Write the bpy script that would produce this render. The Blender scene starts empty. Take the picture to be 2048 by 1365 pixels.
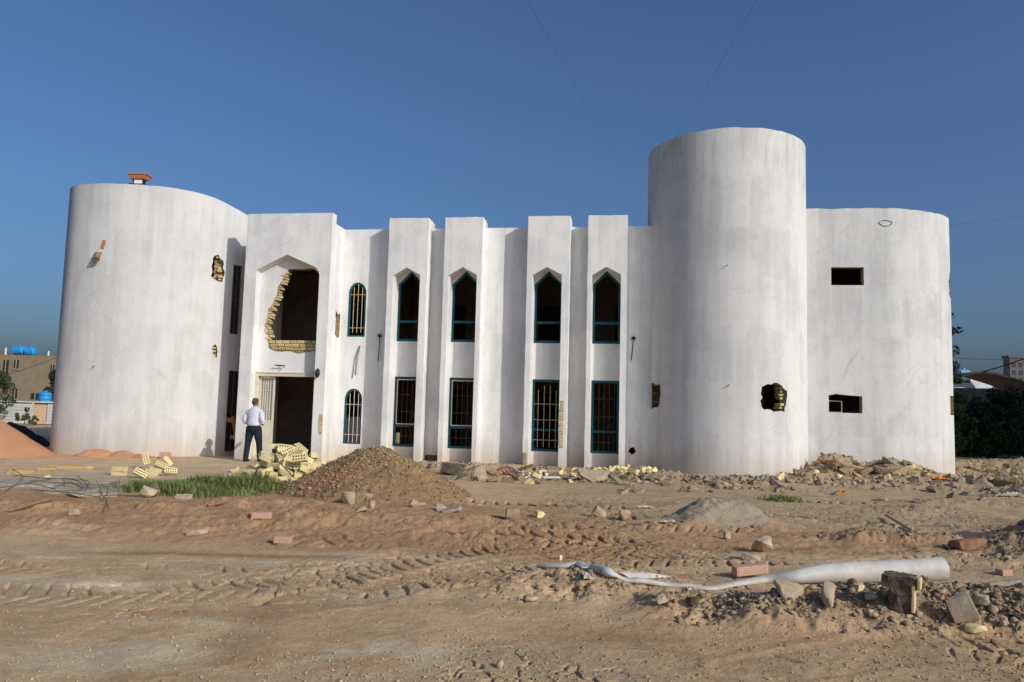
import bpy, bmesh, math, random
import numpy as np
from mathutils import Vector, Matrix, Euler, noise as mnoise
from mathutils.geometry import tessellate_polygon

S = bpy.context.scene
COL = S.collection
RAD = math.radians
random.seed(7)
RNG = np.random.default_rng(7)

# ------------------------------------------------------------------ camera
PITCH, ROLL, EYE, FPX = RAD(5.2), RAD(1.5), 1.5, 1536.0
cth, sth, cr, sr = math.cos(PITCH), math.sin(PITCH), math.cos(ROLL), math.sin(ROLL)
right = Vector((cr, -sr * sth, sr * cth))
up = Vector((-sr, -cr * sth, cr * cth))
fwd = Vector((0, cth, sth))
cam = bpy.data.cameras.new('camera')
cam.lens, cam.sensor_width, cam.sensor_fit = 27.0, 36.0, 'HORIZONTAL'
cam.clip_start, cam.clip_end = 0.1, 9000
cam_o = bpy.data.objects.new('camera', cam)
COL.objects.link(cam_o)
cam_o.matrix_world = Matrix(((right.x, up.x, -fwd.x, 0), (right.y, up.y, -fwd.y, 0), (right.z, up.z, -fwd.z, EYE), (0, 0, 0, 1)))
S.camera = cam_o

# ------------------------------------------------------------------ sky, sun, exposure
SUN_EL = RAD(26)
SUN_AZ = math.atan2(0.735, -0.678)            # clockwise from +Y
wd = bpy.data.worlds.new('World')
S.world = wd
wd.use_nodes = True
wn, wl = wd.node_tree.nodes, wd.node_tree.links
wn.clear()
sky = wn.new('ShaderNodeTexSky')
sky.sky_type = 'NISHITA'
sky.sun_disc = False
sky.sun_elevation = SUN_EL
sky.sun_rotation = SUN_AZ
sky.air_density, sky.dust_density, sky.ozone_density, sky.altitude = 1.0, 4.2, 8.0, 30
bg = wn.new('ShaderNodeBackground')
bg.inputs[1].default_value = 0.124
wo = wn.new('ShaderNodeOutputWorld')
wl.new(sky.outputs[0], bg.inputs[0])
wl.new(bg.outputs[0], wo.inputs[0])
sl = bpy.data.lights.new('sun', 'SUN')
sl.energy, sl.angle, sl.color = 3.1, RAD(0.5), (1.0, 0.94, 0.85)
sun = bpy.data.objects.new('sun', sl)
COL.objects.link(sun)
sdir = Vector((math.sin(SUN_AZ) * math.cos(SUN_EL), math.cos(SUN_AZ) * math.cos(SUN_EL), math.sin(SUN_EL)))
sun.rotation_euler = sdir.to_track_quat('Z', 'Y').to_euler()
sun.location = (20, -20, 30)
S.view_settings.view_transform = 'Standard'
S.view_settings.look = 'None'
S.view_settings.exposure = -0.14
S.view_settings.gamma = 1.0
S.view_settings.use_curve_mapping = False


def ray(px, py):
    a, b = px - 1024, -(py - 682.5)
    a2, b2 = a * cr - b * sr, a * sr + b * cr
    return a2, FPX * cth - b2 * sth, FPX * sth + b2 * cth


def gnd(px, py, z=0.0):
    """point on the ground (height z) seen at a pixel of the photograph"""
    x, y, d = ray(px, py)
    t = (z - EYE) / d
    return x * t, y * t


def at(px, py, Y):
    """point at distance Y seen at a pixel of the photograph"""
    x, y, d = ray(px, py)
    t = Y / y
    return Vector((x * t, Y, EYE + d * t))


# ------------------------------------------------------------------ facade frame
A = RAD(9)
UX, NX = Vector((math.cos(A), -math.sin(A), 0)), Vector((-math.sin(A), -math.cos(A), 0))
P0 = Vector((1.75, 21.3, 0))


def W(u, v, z=0.0):
    return P0 + UX * u + NX * v + Vector((0, 0, z))


# ------------------------------------------------------------------ numpy noise
def _hash(ix, iy, seed):
    h = (ix * 374761393 + iy * 668265263 + seed * 974711) & 0xFFFFFFFF
    h = ((h ^ (h >> 13)) * 1274126177) & 0xFFFFFFFF
    return ((h ^ (h >> 16)) & 0xFFFFFF) / float(0xFFFFFF)


def vn(x, y, seed=0):
    ix, iy = np.floor(x).astype(np.int64), np.floor(y).astype(np.int64)
    fx, fy = x - ix, y - iy
    fx, fy = fx * fx * (3 - 2 * fx), fy * fy * (3 - 2 * fy)
    a, b, c, d = _hash(ix, iy, seed), _hash(ix + 1, iy, seed), _hash(ix, iy + 1, seed), _hash(ix + 1, iy + 1, seed)
    return (a + (b - a) * fx) * (1 - fy) + (c + (d - c) * fx) * fy - 0.5


def fbm(x, y, sc, octv=4, seed=0, gain=0.5):
    o, amp = 0, 1.0
    for k in range(octv):
        o = o + amp * vn(x * sc + 13.7 * k, y * sc - 7.1 * k, seed + k)
        sc *= 2.03
        amp *= gain
    return o


def sstep(a, b, x):
    t = np.clip((x - a) / (b - a), 0, 1)
    return t * t * (3 - 2 * t)


# ------------------------------------------------------------------ materials
def nmat(name, rough=0.9):
    m = bpy.data.materials.new(name)
    m.use_nodes = True
    b = m.node_tree.nodes['Principled BSDF']
    b.inputs['Roughness'].default_value = rough
    b.inputs['Specular IOR Level'].default_value = 0.25
    return m, m.node_tree.nodes, m.node_tree.links, b


def ramp(N, L, src, stops):
    r = N.new('ShaderNodeValToRGB')
    e = r.color_ramp.elements
    while len(e) < len(stops):
        e.new(0.5)
    for q, (p, c) in zip(e, stops):
        q.position = p
        q.color = (*c, 1) if len(c) == 3 else c
    L.new(src, r.inputs[0])
    return r.outputs[0]


def noise_n(N, L, vec, scale, detail=5, rough=0.6, mapscale=None):
    if mapscale:
        mp = N.new('ShaderNodeMapping')
        mp.inputs['Scale'].default_value = mapscale
        L.new(vec, mp.inputs[0])
        vec = mp.outputs[0]
    n = N.new('ShaderNodeTexNoise')
    n.inputs['Scale'].default_value = scale
    n.inputs['Detail'].default_value = detail
    n.inputs['Roughness'].default_value = rough
    L.new(vec, n.inputs['Vector'])
    return n.outputs[0]


def mixc(N, L, fac, a, b, mode='MIX'):
    m = N.new('ShaderNodeMix')
    m.data_type = 'RGBA'
    m.blend_type = mode
    for s, v in ((m.inputs[0], fac), (m.inputs[6], a), (m.inputs[7], b)):
        if hasattr(v, 'is_linked'):
            L.new(v, s)
        elif isinstance(v, (int, float)):
            s.default_value = v
        else:
            s.default_value = (*v, 1)
    return m.outputs[2]


def math_n(N, L, op, a, b=None):
    m = N.new('ShaderNodeMath')
    m.operation = op
    for s, v in ((m.inputs[0], a), (m.inputs[1], b)):
        if v is None:
            continue
        if hasattr(v, 'is_linked'):
            L.new(v, s)
        else:
            s.default_value = v
    return m.outputs[0]


def bump(N, L, b, h, strength=0.3, dist=0.02):
    n = N.new('ShaderNodeBump')
    n.inputs['Strength'].default_value = strength
    n.inputs['Distance'].default_value = dist
    L.new(h, n.inputs['Height'])
    L.new(n.outputs[0], b.inputs['Normal'])


def plaster(name, rust=0.0, grime=0.3, seed=0.0, base=1.0):
    m, N, L, b = nmat(name, 0.85)
    uv = N.new('ShaderNodeTexCoord').outputs['UV']
    mp = N.new('ShaderNodeMapping')
    mp.inputs['Location'].default_value = (seed * 3.1, 0, 0)
    L.new(uv, mp.inputs[0])
    v = mp.outputs[0]
    big = noise_n(N, L, v, 0.55, 5, 0.6)
    stk = noise_n(N, L, v, 1.0, 4, 0.55, (4.2, 0.26, 1))
    fine = noise_n(N, L, v, 9.0, 5, 0.7)
    # roller strokes: tall patches with ragged edges
    jit = N.new('ShaderNodeTexNoise')
    jit.inputs['Scale'].default_value = 2.6
    jit.inputs['Detail'].default_value = 4
    L.new(v, jit.inputs['Vector'])
    va = N.new('ShaderNodeVectorMath')
    va.operation = 'MULTIPLY_ADD'
    va.inputs[1].default_value = (0.30, 0.55, 0)
    L.new(jit.outputs['Color'], va.inputs[0])
    L.new(v, va.inputs[2])
    bt = N.new('ShaderNodeTexBrick')
    bt.offset = 0.37
    for k, val in (('Scale', 1.0), ('Mortar Size', 0.0), ('Brick Width', 0.36), ('Row Height', 1.35)):
        bt.inputs[k].default_value = val
    bt.inputs['Color1'].default_value = (0, 0, 0, 1)
    bt.inputs['Color2'].default_value = (1, 1, 1, 1)
    L.new(va.outputs[0], bt.inputs['Vector'])
    s = math_n(N, L, 'ADD', math_n(N, L, 'MULTIPLY', bt.outputs[0], 0.13), math_n(N, L, 'MULTIPLY', stk, 0.46))
    s = math_n(N, L, 'ADD', s, math_n(N, L, 'MULTIPLY', big, 0.55))
    s = math_n(N, L, 'ADD', s, math_n(N, L, 'MULTIPLY', noise_n(N, L, v, 2.6, 4, 0.6, (1.0, 0.6, 1)), 0.34))
    s = math_n(N, L, 'ADD', s, math_n(N, L, 'MULTIPLY', fine, 0.20))
    k = base
    col = ramp(N, L, s, [(0.62, (0.63 * k, 0.625 * k, 0.605 * k)), (0.76, (0.71 * k, 0.70 * k, 0.672 * k)), (0.85, (0.775 * k, 0.77 * k, 0.735 * k)), (0.95, (0.83 * k, 0.815 * k, 0.775 * k))])
    # sparse specks and chips
    vo = N.new('ShaderNodeTexVoronoi')
    vo.inputs['Scale'].default_value = 2.3
    L.new(va.outputs[0], vo.inputs['Vector'])
    sp = ramp(N, L, vo.outputs['Distance'], [(0.018, (1, 1, 1)), (0.045, (0, 0, 0))])
    col = mixc(N, L, math_n(N, L, 'MULTIPLY', sp, 0.6), col, (0.25, 0.2, 0.15))
    # second, denser scatter of small knocks
    vo2 = N.new('ShaderNodeTexVoronoi')
    vo2.inputs['Scale'].default_value = 6.5
    L.new(va.outputs[0], vo2.inputs['Vector'])
    pk = math_n(N, L, 'MULTIPLY', ramp(N, L, vo2.outputs['Distance'], [(0.03, (1, 1, 1)), (0.09, (0, 0, 0))]), ramp(N, L, noise_n(N, L, v, 0.9, 5, 0.6), [(0.50, (0, 0, 0)), (0.62, (1, 1, 1))]))
    col = mixc(N, L, math_n(N, L, 'MULTIPLY', pk, 0.6), col, (0.42, 0.36, 0.28))
    # hairline cracks in a few places
    vc = N.new('ShaderNodeTexVoronoi')
    vc.feature = 'DISTANCE_TO_EDGE'
    vc.inputs['Scale'].default_value = 0.55
    cv = N.new('ShaderNodeVectorMath')
    cv.operation = 'MULTIPLY_ADD'
    cv.inputs[1].default_value = (0.35, 0.35, 0)
    L.new(jit.outputs['Color'], cv.inputs[0])
    L.new(v, cv.inputs[2])
    L.new(cv.outputs[0], vc.inputs['Vector'])
    ck = math_n(N, L, 'MULTIPLY', ramp(N, L, vc.outputs['Distance'], [(0.002, (1, 1, 1)), (0.007, (0, 0, 0))]), ramp(N, L, noise_n(N, L, v, 0.5, 3, 0.5), [(0.56, (0, 0, 0)), (0.64, (1, 1, 1))]))
    col = mixc(N, L, math_n(N, L, 'MULTIPLY', ck, 0.33), col, (0.34, 0.31, 0.27))
    # grime blotches
    gr = noise_n(N, L, v, 1.3, 7, 0.72, (1.0, 0.8, 1))
    gm = ramp(N, L, gr, [(0.54, (0, 0, 0)), (0.70, (1, 1, 1))])
    col = mixc(N, L, math_n(N, L, 'MULTIPLY', gm, grime), col, (0.46, 0.43, 0.39))
    # soil splashed on the foot of the wall
    sx = N.new('ShaderNodeSeparateXYZ')
    L.new(uv, sx.inputs[0])
    zz = math_n(N, L, 'ADD', sx.outputs[1], math_n(N, L, 'MULTIPLY', math_n(N, L, 'SUBTRACT', stk, 0.5), 1.2))
    dm = ramp(N, L, zz, [(0.0, (1, 1, 1)), (0.18, (0.8, 0.8, 0.8)), (0.75, (0, 0, 0))])
    col = mixc(N, L, math_n(N, L, 'MULTIPLY', dm, 0.62), col, (0.50, 0.40, 0.29))
    if rust:
        top = ramp(N, L, math_n(N, L, 'DIVIDE', sx.outputs[1], 10.0), [(0.74, (0, 0, 0)), (0.915, (1, 1, 1))])
        rs = ramp(N, L, noise_n(N, L, v, 1.0, 6, 0.7, (4.5, 0.22, 1)), [(0.53, (0, 0, 0)), (0.66, (1, 1, 1))])
        col = mixc(N, L, math_n(N, L, 'MULTIPLY', math_n(N, L, 'MULTIPLY', top, rs), rust), col, (0.42, 0.26, 0.12))
    L.new(col, b.inputs['Base Color'])
    bump(N, L, b, math_n(N, L, 'ADD', fine, math_n(N, L, 'MULTIPLY', s, 0.8)), 0.35, 0.012)
    return m


def simple(name, c1, c2, scale=8.0, rough=0.9, bstr=0.0, objrand=0.0, bdist=0.02, metal=0.0, mapscale=None, coord='Object'):
    m, N, L, b = nmat(name, rough)
    tc = N.new('ShaderNodeTexCoord').outputs[coord]
    n = noise_n(N, L, tc, scale, 6, 0.65, mapscale)
    col = ramp(N, L, n, [(0.32, c1), (0.68, c2)])
    if objrand:
        oi = N.new('ShaderNodeObjectInfo')
        h = N.new('ShaderNodeHueSaturation')
        mr = N.new('ShaderNodeMapRange')
        mr.inputs[3].default_value, mr.inputs[4].default_value = 1 - objrand, 1 + objrand
        L.new(oi.outputs['Random'], mr.inputs[0])
        L.new(mr.outputs[0], h.inputs['Value'])
        L.new(col, h.inputs['Color'])
        col = h.outputs[0]
    L.new(col, b.inputs['Base Color'])
    b.inputs['Metallic'].default_value = metal
    if bstr:
        bump(N, L, b, n, bstr, bdist)
    return m


def attr_mat(name, attr, nscale=30, bstr=0.5, lo=0.8, hi=1.15, bdist=0.02, rough=0.95):
    m, N, L, b = nmat(name, rough)
    at_ = N.new('ShaderNodeAttribute')
    at_.attribute_name = attr
    tc = N.new('ShaderNodeTexCoord').outputs['Object']
    n = noise_n(N, L, tc, nscale, 8, 0.75)
    f = ramp(N, L, n, [(0.3, (lo,) * 3), (0.7, (hi,) * 3)])
    col = mixc(N, L, 1.0, at_.outputs['Color'], f, 'MULTIPLY')
    n2 = noise_n(N, L, tc, nscale * 3.7, 4, 0.7)
    col = mixc(N, L, 1.0, col, ramp(N, L, n2, [(0.30, (0.70,) * 3), (0.48, (1.0,) * 3), (0.72, (1.18,) * 3)]), 'MULTIPLY')
    n = math_n(N, L, 'ADD', n, math_n(N, L, 'MULTIPLY', n2, 0.45))
    L.new(col, b.inputs['Base Color'])
    b.inputs['Specular IOR Level'].default_value = 0.1
    if bstr:
        bump(N, L, b, n, bstr, bdist)
    return m


M = {}
M['plaster'] = plaster('whitewashed_plaster', 0, 0.2)
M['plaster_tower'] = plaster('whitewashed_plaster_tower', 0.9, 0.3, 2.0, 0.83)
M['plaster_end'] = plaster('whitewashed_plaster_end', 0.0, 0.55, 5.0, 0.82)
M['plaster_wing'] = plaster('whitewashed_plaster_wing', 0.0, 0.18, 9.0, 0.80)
M['masonry'] = simple('raw_masonry', (0.20, 0.15, 0.09), (0.48, 0.38, 0.22), 14, 0.95, 0.8)
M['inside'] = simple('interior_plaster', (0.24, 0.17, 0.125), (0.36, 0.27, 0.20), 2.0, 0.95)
M['brick_cream'] = simple('cream_brick', (0.62, 0.49, 0.23), (0.78, 0.65, 0.36), 11, 0.9, 0.2, 0.14)
M['brick_wall'] = simple('yellow_wall_brick', (0.44, 0.33, 0.15), (0.68, 0.55, 0.29), 9, 0.92, 0.5, 0.22)
M['brick_pink'] = simple('pink_brick', (0.46, 0.25, 0.16), (0.60, 0.40, 0.29), 10, 0.92, 0.4, 0.12)
M['teal'] = simple('teal_paint', (0.006, 0.075, 0.095), (0.012, 0.115, 0.14), 14, 0.55)
M['teal_dull'] = simple('dusty_teal_paint', (0.015, 0.06, 0.08), (0.03, 0.095, 0.12), 14, 0.7)
M['bar'] = simple('cream_iron', (0.55, 0.42, 0.22), (0.68, 0.55, 0.34), 20, 0.7)
M['barlight'] = simple('pale_iron', (0.62, 0.56, 0.44), (0.72, 0.67, 0.56), 20, 0.7)
M['bardark'] = simple('rusty_iron', (0.10, 0.065, 0.04), (0.19, 0.12, 0.07), 20, 0.8)
M['cream_paint'] = simple('cream_door_paint', (0.60, 0.54, 0.42), (0.74, 0.68, 0.56), 5, 0.6)
M['concrete'] = simple('grey_concrete', (0.26, 0.21, 0.15), (0.45, 0.37, 0.27), 9, 0.95, 0.6, 0.16)
M['concrete_tan'] = simple('tan_concrete', (0.34, 0.26, 0.17), (0.51, 0.40, 0.27), 9, 0.95, 0.6, 0.16)
M['rubble_grey'] = simple('dusty_rubble', (0.17, 0.13, 0.09), (0.37, 0.295, 0.205), 9, 0.95, 0.7, 0.22)
M['rubble_tan'] = simple('tan_rubble', (0.22, 0.155, 0.09), (0.43, 0.325, 0.20), 9, 0.95, 0.7, 0.28)
M['cinder'] = simple('dark_aggregate', (0.06, 0.045, 0.03), (0.20, 0.15, 0.11), 24, 0.95, 1.0)
M['timber'] = simple('orange_timber', (0.34, 0.17, 0.06), (0.50, 0.28, 0.11), 5, 0.8, 0.3, 0.1, mapscale=(1, 1, 0.2))
M['timber_old'] = simple('rotten_timber', (0.16, 0.08, 0.045), (0.36, 0.20, 0.11), 9, 0.9, 0.8, 0.2)
M['pvc'] = simple('white_plastic', (0.42, 0.37, 0.30), (0.62, 0.60, 0.56), 3.5, 0.55)
M['pvc_dust'] = simple('dusty_white_plastic', (0.40, 0.32, 0.23), (0.66, 0.61, 0.54), 5, 0.6)
M['rust'] = simple('rebar_steel', (0.07, 0.075, 0.075), (0.16, 0.15, 0.14), 12, 0.7)
M['green_rod'] = simple('green_plastic', (0.06, 0.11, 0.075), (0.10, 0.17, 0.12), 12, 0.5)
M['orange'] = simple('orange_cloth', (0.75, 0.17, 0.03), (0.85, 0.26, 0.05), 9, 0.8)
M['yellow'] = simple('worn_yellow_paint', (0.46, 0.35, 0.22), (0.58, 0.36, 0.10), 4, 0.9, 0.3)
M['black'] = simple('black_plastic', (0.012, 0.012, 0.013), (0.03, 0.03, 0.03), 8, 0.6, 0.4)
M['terracotta'] = simple('terracotta', (0.40, 0.15, 0.07), (0.50, 0.21, 0.11), 8, 0.85)
M['lampglass'] = simple('pale_lamp_glass', (0.85, 0.85, 0.83), (0.9, 0.9, 0.9), 2, 0.15)
M['cable'] = simple('dark_cable', (0.02, 0.02, 0.02), (0.04, 0.04, 0.04), 5, 0.7)
M['blue_tank'] = simple('blue_polyethylene', (0.02, 0.24, 0.55), (0.035, 0.31, 0.66), 4, 0.45)
M['pale_tank'] = simple('pale_blue_polyethylene', (0.16, 0.38, 0.55), (0.25, 0.48, 0.62), 4, 0.5)
M['brown_render'] = simple('brown_render', (0.20, 0.155, 0.105), (0.27, 0.215, 0.15), 1.2, 0.95)
M['dark_glass_and_shade'] = simple('dark_window', (0.02, 0.022, 0.025), (0.05, 0.05, 0.05), 1.0, 0.3)  # also fills the round wing's side openings with painted shade
M['white_sheet'] = simple('white_sheet_metal', (0.55, 0.55, 0.52), (0.68, 0.68, 0.65), 2, 0.6)
M['peach'] = simple('peach_panel', (0.62, 0.40, 0.25), (0.70, 0.48, 0.32), 2, 0.8)
M['grey_tower'] = simple('far_tower_haze_grey', (0.10, 0.10, 0.105), (0.14, 0.14, 0.145), 0.2, 0.9)  # haze over the far tower is mixed into this grey
M['net'] = simple('grey_wall_render', (0.06, 0.06, 0.056), (0.10, 0.097, 0.09), 0.8, 0.95)
M['canopy'] = simple('brown_canopy', (0.055, 0.035, 0.03), (0.085, 0.055, 0.045), 2, 0.8)
M['bark'] = simple('bark', (0.08, 0.06, 0.04), (0.16, 0.12, 0.08), 12, 0.95, 0.6)
M['sandpile'] = None


def leaf_mat(name, c1, c2):
    m, N, L, b = nmat(name, 0.7)
    a = N.new('ShaderNodeAttribute')
    a.attribute_name = 'tone'
    L.new(ramp(N, L, a.outputs['Fac'], [(0.0, c1), (1.0, c2)]), b.inputs['Base Color'])
    t = N.new('ShaderNodeBsdfTranslucent')
    t.inputs[0].default_value = (*c2, 1)
    mx = N.new('ShaderNodeMixShader')
    mx.inputs[0].default_value = 0.2
    o = N['Material Output']
    L.new(b.outputs[0], mx.inputs[1])
    L.new(t.outputs[0], mx.inputs[2])
    L.new(mx.outputs[0], o.inputs[0])
    return m


M['leaf'] = leaf_mat('leaves', (0.03, 0.045, 0.016), (0.09, 0.12, 0.04))
M['leaf_pale'] = leaf_mat('pale_leaves', (0.07, 0.09, 0.035), (0.17, 0.19, 0.08))
M['leaf_dark'] = leaf_mat('dark_leaves', (0.012, 0.018, 0.009), (0.04, 0.055, 0.02))
M['grass'] = leaf_mat('grass_blades', (0.09, 0.13, 0.035), (0.30, 0.32, 0.11))


# ------------------------------------------------------------------ object helpers
def tag(o, label=None, cat=None, group=None, kind=None):
    if label: o['label'] = label
    if cat: o['category'] = cat
    if group: o['group'] = group
    if kind: o['kind'] = kind
    return o


def empty(name, loc, label=None, cat=None, group=None):
    o = bpy.data.objects.new(name, None)
    o.empty_display_size = 0.2
    COL.objects.link(o)
    o.location = loc
    return tag(o, label, cat, group)


def root_loc(p):
    v = Vector((0, 0, 0))
    while p is not None:
        v += p.location
        p = p.parent
    return v


def link(name, me, mat, parent=None, loc=None):
    o = bpy.data.objects.new(name, me)
    if mat is not None:
        ms = mat if isinstance(mat, (list, tuple)) else [mat]
        if len(me.materials) == 0:
            for q in ms:
                me.materials.append(q)
    COL.objects.link(o)
    if parent is not None:
        o.parent = parent
    if loc is not None:
        o.location = loc
    return o


def bm_obj(name, bm, mat, parent=None, smooth=None, origin=None):
    """bm holds world coordinates; the object is placed at origin (or its parent's place)"""
    off = root_loc(parent) if parent is not None else (Vector(origin) if origin is not None else Vector((0, 0, 0)))
    bmesh.ops.translate(bm, verts=bm.verts, vec=-off)
    me = bpy.data.meshes.new(name)
    bm.to_mesh(me)
    bm.free()
    if smooth is not None:
        me.shade_smooth()
        me.set_sharp_from_angle(angle=RAD(smooth))
    return link(name, me, mat, parent, off if parent is None else None)


def add_box(bm, c, size, R=None, mi=0):
    r = bmesh.ops.create_cube(bm, size=1.0)
    mt = Matrix.Translation(c) @ (R.to_4x4() if R is not None else Matrix.Identity(4)) @ Matrix.Diagonal((*size, 1))
    bmesh.ops.transform(bm, matrix=mt, verts=r['verts'])
    if mi:
        for f in {f for v in r['verts'] for f in v.link_faces}:
            f.material_index = mi


FR = Matrix((UX, -NX, Vector((0, 0, 1)))).transposed()      # local x along facade, y inward, z up


def fbox(bm, u0, u1, v0, v1, z0, z1, mi=0):
    add_box(bm, W((u0 + u1) / 2, (v0 + v1) / 2, (z0 + z1) / 2), (abs(u1 - u0), abs(v1 - v0), abs(z1 - z0)), FR, mi)


def add_tube(bm, pts, r, n=6, caps=True, radii=None):
    pts = [Vector(p) for p in pts]
    rings = []
    for i, p in enumerate(pts):
        d = (pts[min(i + 1, len(pts) - 1)] - pts[max(i - 1, 0)]).normalized()
        ref = Vector((0, 0, 1)) if abs(d.z) < 0.9 else Vector((1, 0, 0))
        a = d.cross(ref).normalized()
        b = d.cross(a)
        rr = radii[i] if radii else r
        rings.append([bm.verts.new(p + (a * math.cos(2 * math.pi * k / n) + b * math.sin(2 * math.pi * k / n)) * rr) for k in range(n)])
    for q, s in zip(rings, rings[1:]):
        for k in range(n):
            bm.faces.new((q[k], q[(k + 1) % n], s[(k + 1) % n], s[k]))
    if caps:
        bm.faces.new(rings[0][::-1])
        bm.faces.new(rings[-1])


def tube_obj(name, pts, r, mat, parent=None, n=6, radii=None, origin=None):
    bm = bmesh.new()
    add_tube(bm, pts, r, n, True, radii)
    return bm_obj(name, bm, mat, parent, 50, origin)


def catmull(pts, n=14):
    pts = [np.array(p, float) for p in pts]
    P = [2 * pts[0] - pts[1]] + pts + [2 * pts[-1] - pts[-2]]
    out = []
    for i in range(1, len(P) - 2):
        for t in np.linspace(0, 1, n, endpoint=False):
            a, b, c, d = P[i - 1:i + 3]
            out.append(.5 * ((2 * b) + (c - a) * t + (2 * a - 5 * b + 4 * c - d) * t * t + (3 * b - a - 3 * c + d) * t ** 3))
    out.append(pts[-1])
    return np.array(out)


class Path:
    """a wall line in plan; s runs along it, outward is on its right-hand side"""
    def __init__(self, pts):
        self.p = np.array(pts, float)
        d = np.diff(self.p, axis=0)
        self.s = np.concatenate([[0], np.cumsum(np.hypot(*d.T))])
        t = np.gradient(self.p, self.s, axis=0)
        t /= np.linalg.norm(t, axis=1)[:, None]
        self.n = np.stack([t[:, 1], -t[:, 0]], 1)
        self.len = self.s[-1]

    def __call__(self, s, t, z):
        x, y = np.interp(s, self.s, self.p[:, 0]), np.interp(s, self.s, self.p[:, 1])
        nx, ny = np.interp(s, self.s, self.n[:, 0]), np.interp(s, self.s, self.n[:, 1])
        k = math.hypot(nx, ny)
        return Vector((x + nx / k * t, y + ny / k * t, z))


def wall(name, outer, holes, t0, t1, fn, mats, parent, bis=None, smooth=30, inner_mi=None):
    """solid wall: outline and openings in (s, z), extruded from t0 (face) to t1 (back), then bent along fn"""
    loops = [outer] + holes
    flat = [p for lp in loops for p in lp]
    tris = tessellate_polygon([[Vector((p[0], p[1], 0)) for p in lp] for lp in loops])
    bm = bmesh.new()
    f_ = [bm.verts.new((p[0], t0, p[1])) for p in flat]
    b_ = [bm.verts.new((p[0], t1, p[1])) for p in flat]
    for t in tris:
        try:
            bm.faces.new([f_[i] for i in t])
            q = bm.faces.new([b_[i] for i in t][::-1])
            if inner_mi is not None:
                q.material_index = inner_mi
        except ValueError:
            pass
    k = 0
    for li, lp in enumerate(loops):
        n = len(lp)
        for i in range(n):
            a, c = k + i, k + (i + 1) % n
            q = bm.faces.new((f_[a], f_[c], b_[c], b_[a]))
            q.material_index = 1 if li else 0
        k += n
    if bis:
        lo, hi = min(p[0] for p in flat), max(p[0] for p in flat)
        s = lo + bis
        while s < hi - 0.01:
            g = bm.verts[:] + bm.edges[:] + bm.faces[:]
            bmesh.ops.bisect_plane(bm, geom=g, dist=1e-5, plane_co=(s, 0, 0), plane_no=(1, 0, 0))
            s += bis
    uvl = bm.loops.layers.uv.new('UVMap')
    bm.normal_update()
    for f in bm.faces:
        n = f.normal
        for lp in f.loops:
            c = lp.vert.co
            if abs(n.y) > 0.5:
                lp[uvl].uv = (c.x, c.z)
            elif abs(n.x) > 0.5:
                lp[uvl].uv = (c.x + c.y, c.z)
            else:
                lp[uvl].uv = (c.x, c.z + c.y)
    for v in bm.verts:
        v.co = fn(v.co.x, v.co.y, v.co.z)
    bmesh.ops.recalc_face_normals(bm, faces=bm.faces)
    return bm_obj(name, bm, mats, parent, smooth)


def ragged(pts, step=0.06, amp=0.03, seed=1):
    rr = random.Random(seed)
    out = []
    n = len(pts)
    for i in range(n):
        a, b = Vector(pts[i]), Vector(pts[(i + 1) % n])
        L = (b - a).length
        m = max(1, int(L / step))
        nv = Vector((-(b - a).y, (b - a).x)).normalized()
        for k in range(m):
            p = a.lerp(b, k / m)
            out.append(tuple(p + nv * rr.uniform(-amp, amp)))
    return out


def rect(s0, s1, z0, z1):
    return [(s0, z0), (s1, z0), (s1, z1), (s0, z1)]


FAC = lambda s, t, z: W(s, t, z)

# ================================================================== THE BUILDING
B = empty('white_building', W(-3.5, -4, 0), 'two storey whitewashed building with round tower, curved end wings and pointed windows, half demolished', 'building')

LWP = Path(catmull([(-13.75, 32), (-13.75, 27), (-13.72, 24), (-13.62, 23.05), (-13.2, 22.4), (-12.55, 22.08), (-11.72, 21.97), (-10.8, 22.08), (-10.15, 22.28), (-9.6, 22.52), (-9.17, 22.8), (-8.8, 23.1), (-8.5, 23.5), (-8.2, 24.2)]))
RWP = Path(catmull([(7.55, 21.05), (8.27, 20.97), (10.09, 20.75), (10.6, 20.76), (11.14, 20.87), (11.64, 21.05), (12.08, 21.3), (12.42, 21.6), (12.62, 21.97), (12.7, 22.5), (12.72, 24), (12.72, 32)]))
TA = [RAD(-270 + 360 * k / 180) for k in range(181)]
TWP = Path([(6.08 + 2.2 * math.cos(a), 21.85 + 2.2 * math.sin(a)) for a in TA])
TWP.n[0] = TWP.n[-1] = (0, 1)

def topline(s0, s1, z0, z1, amp=0.012, seed=1):
    rr = random.Random(seed)
    n = max(2, int(abs(s1 - s0) / 0.16))
    return [(s0 + (s1 - s0) * k / n, z0 + (z1 - z0) * k / n + rr.uniform(-amp, amp * .5) - (amp * 2.2 if rr.random() < .05 else 0)) for k in range(1, n)]


mw = [M['plaster_wing'], M['masonry'], M['inside']]
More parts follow.
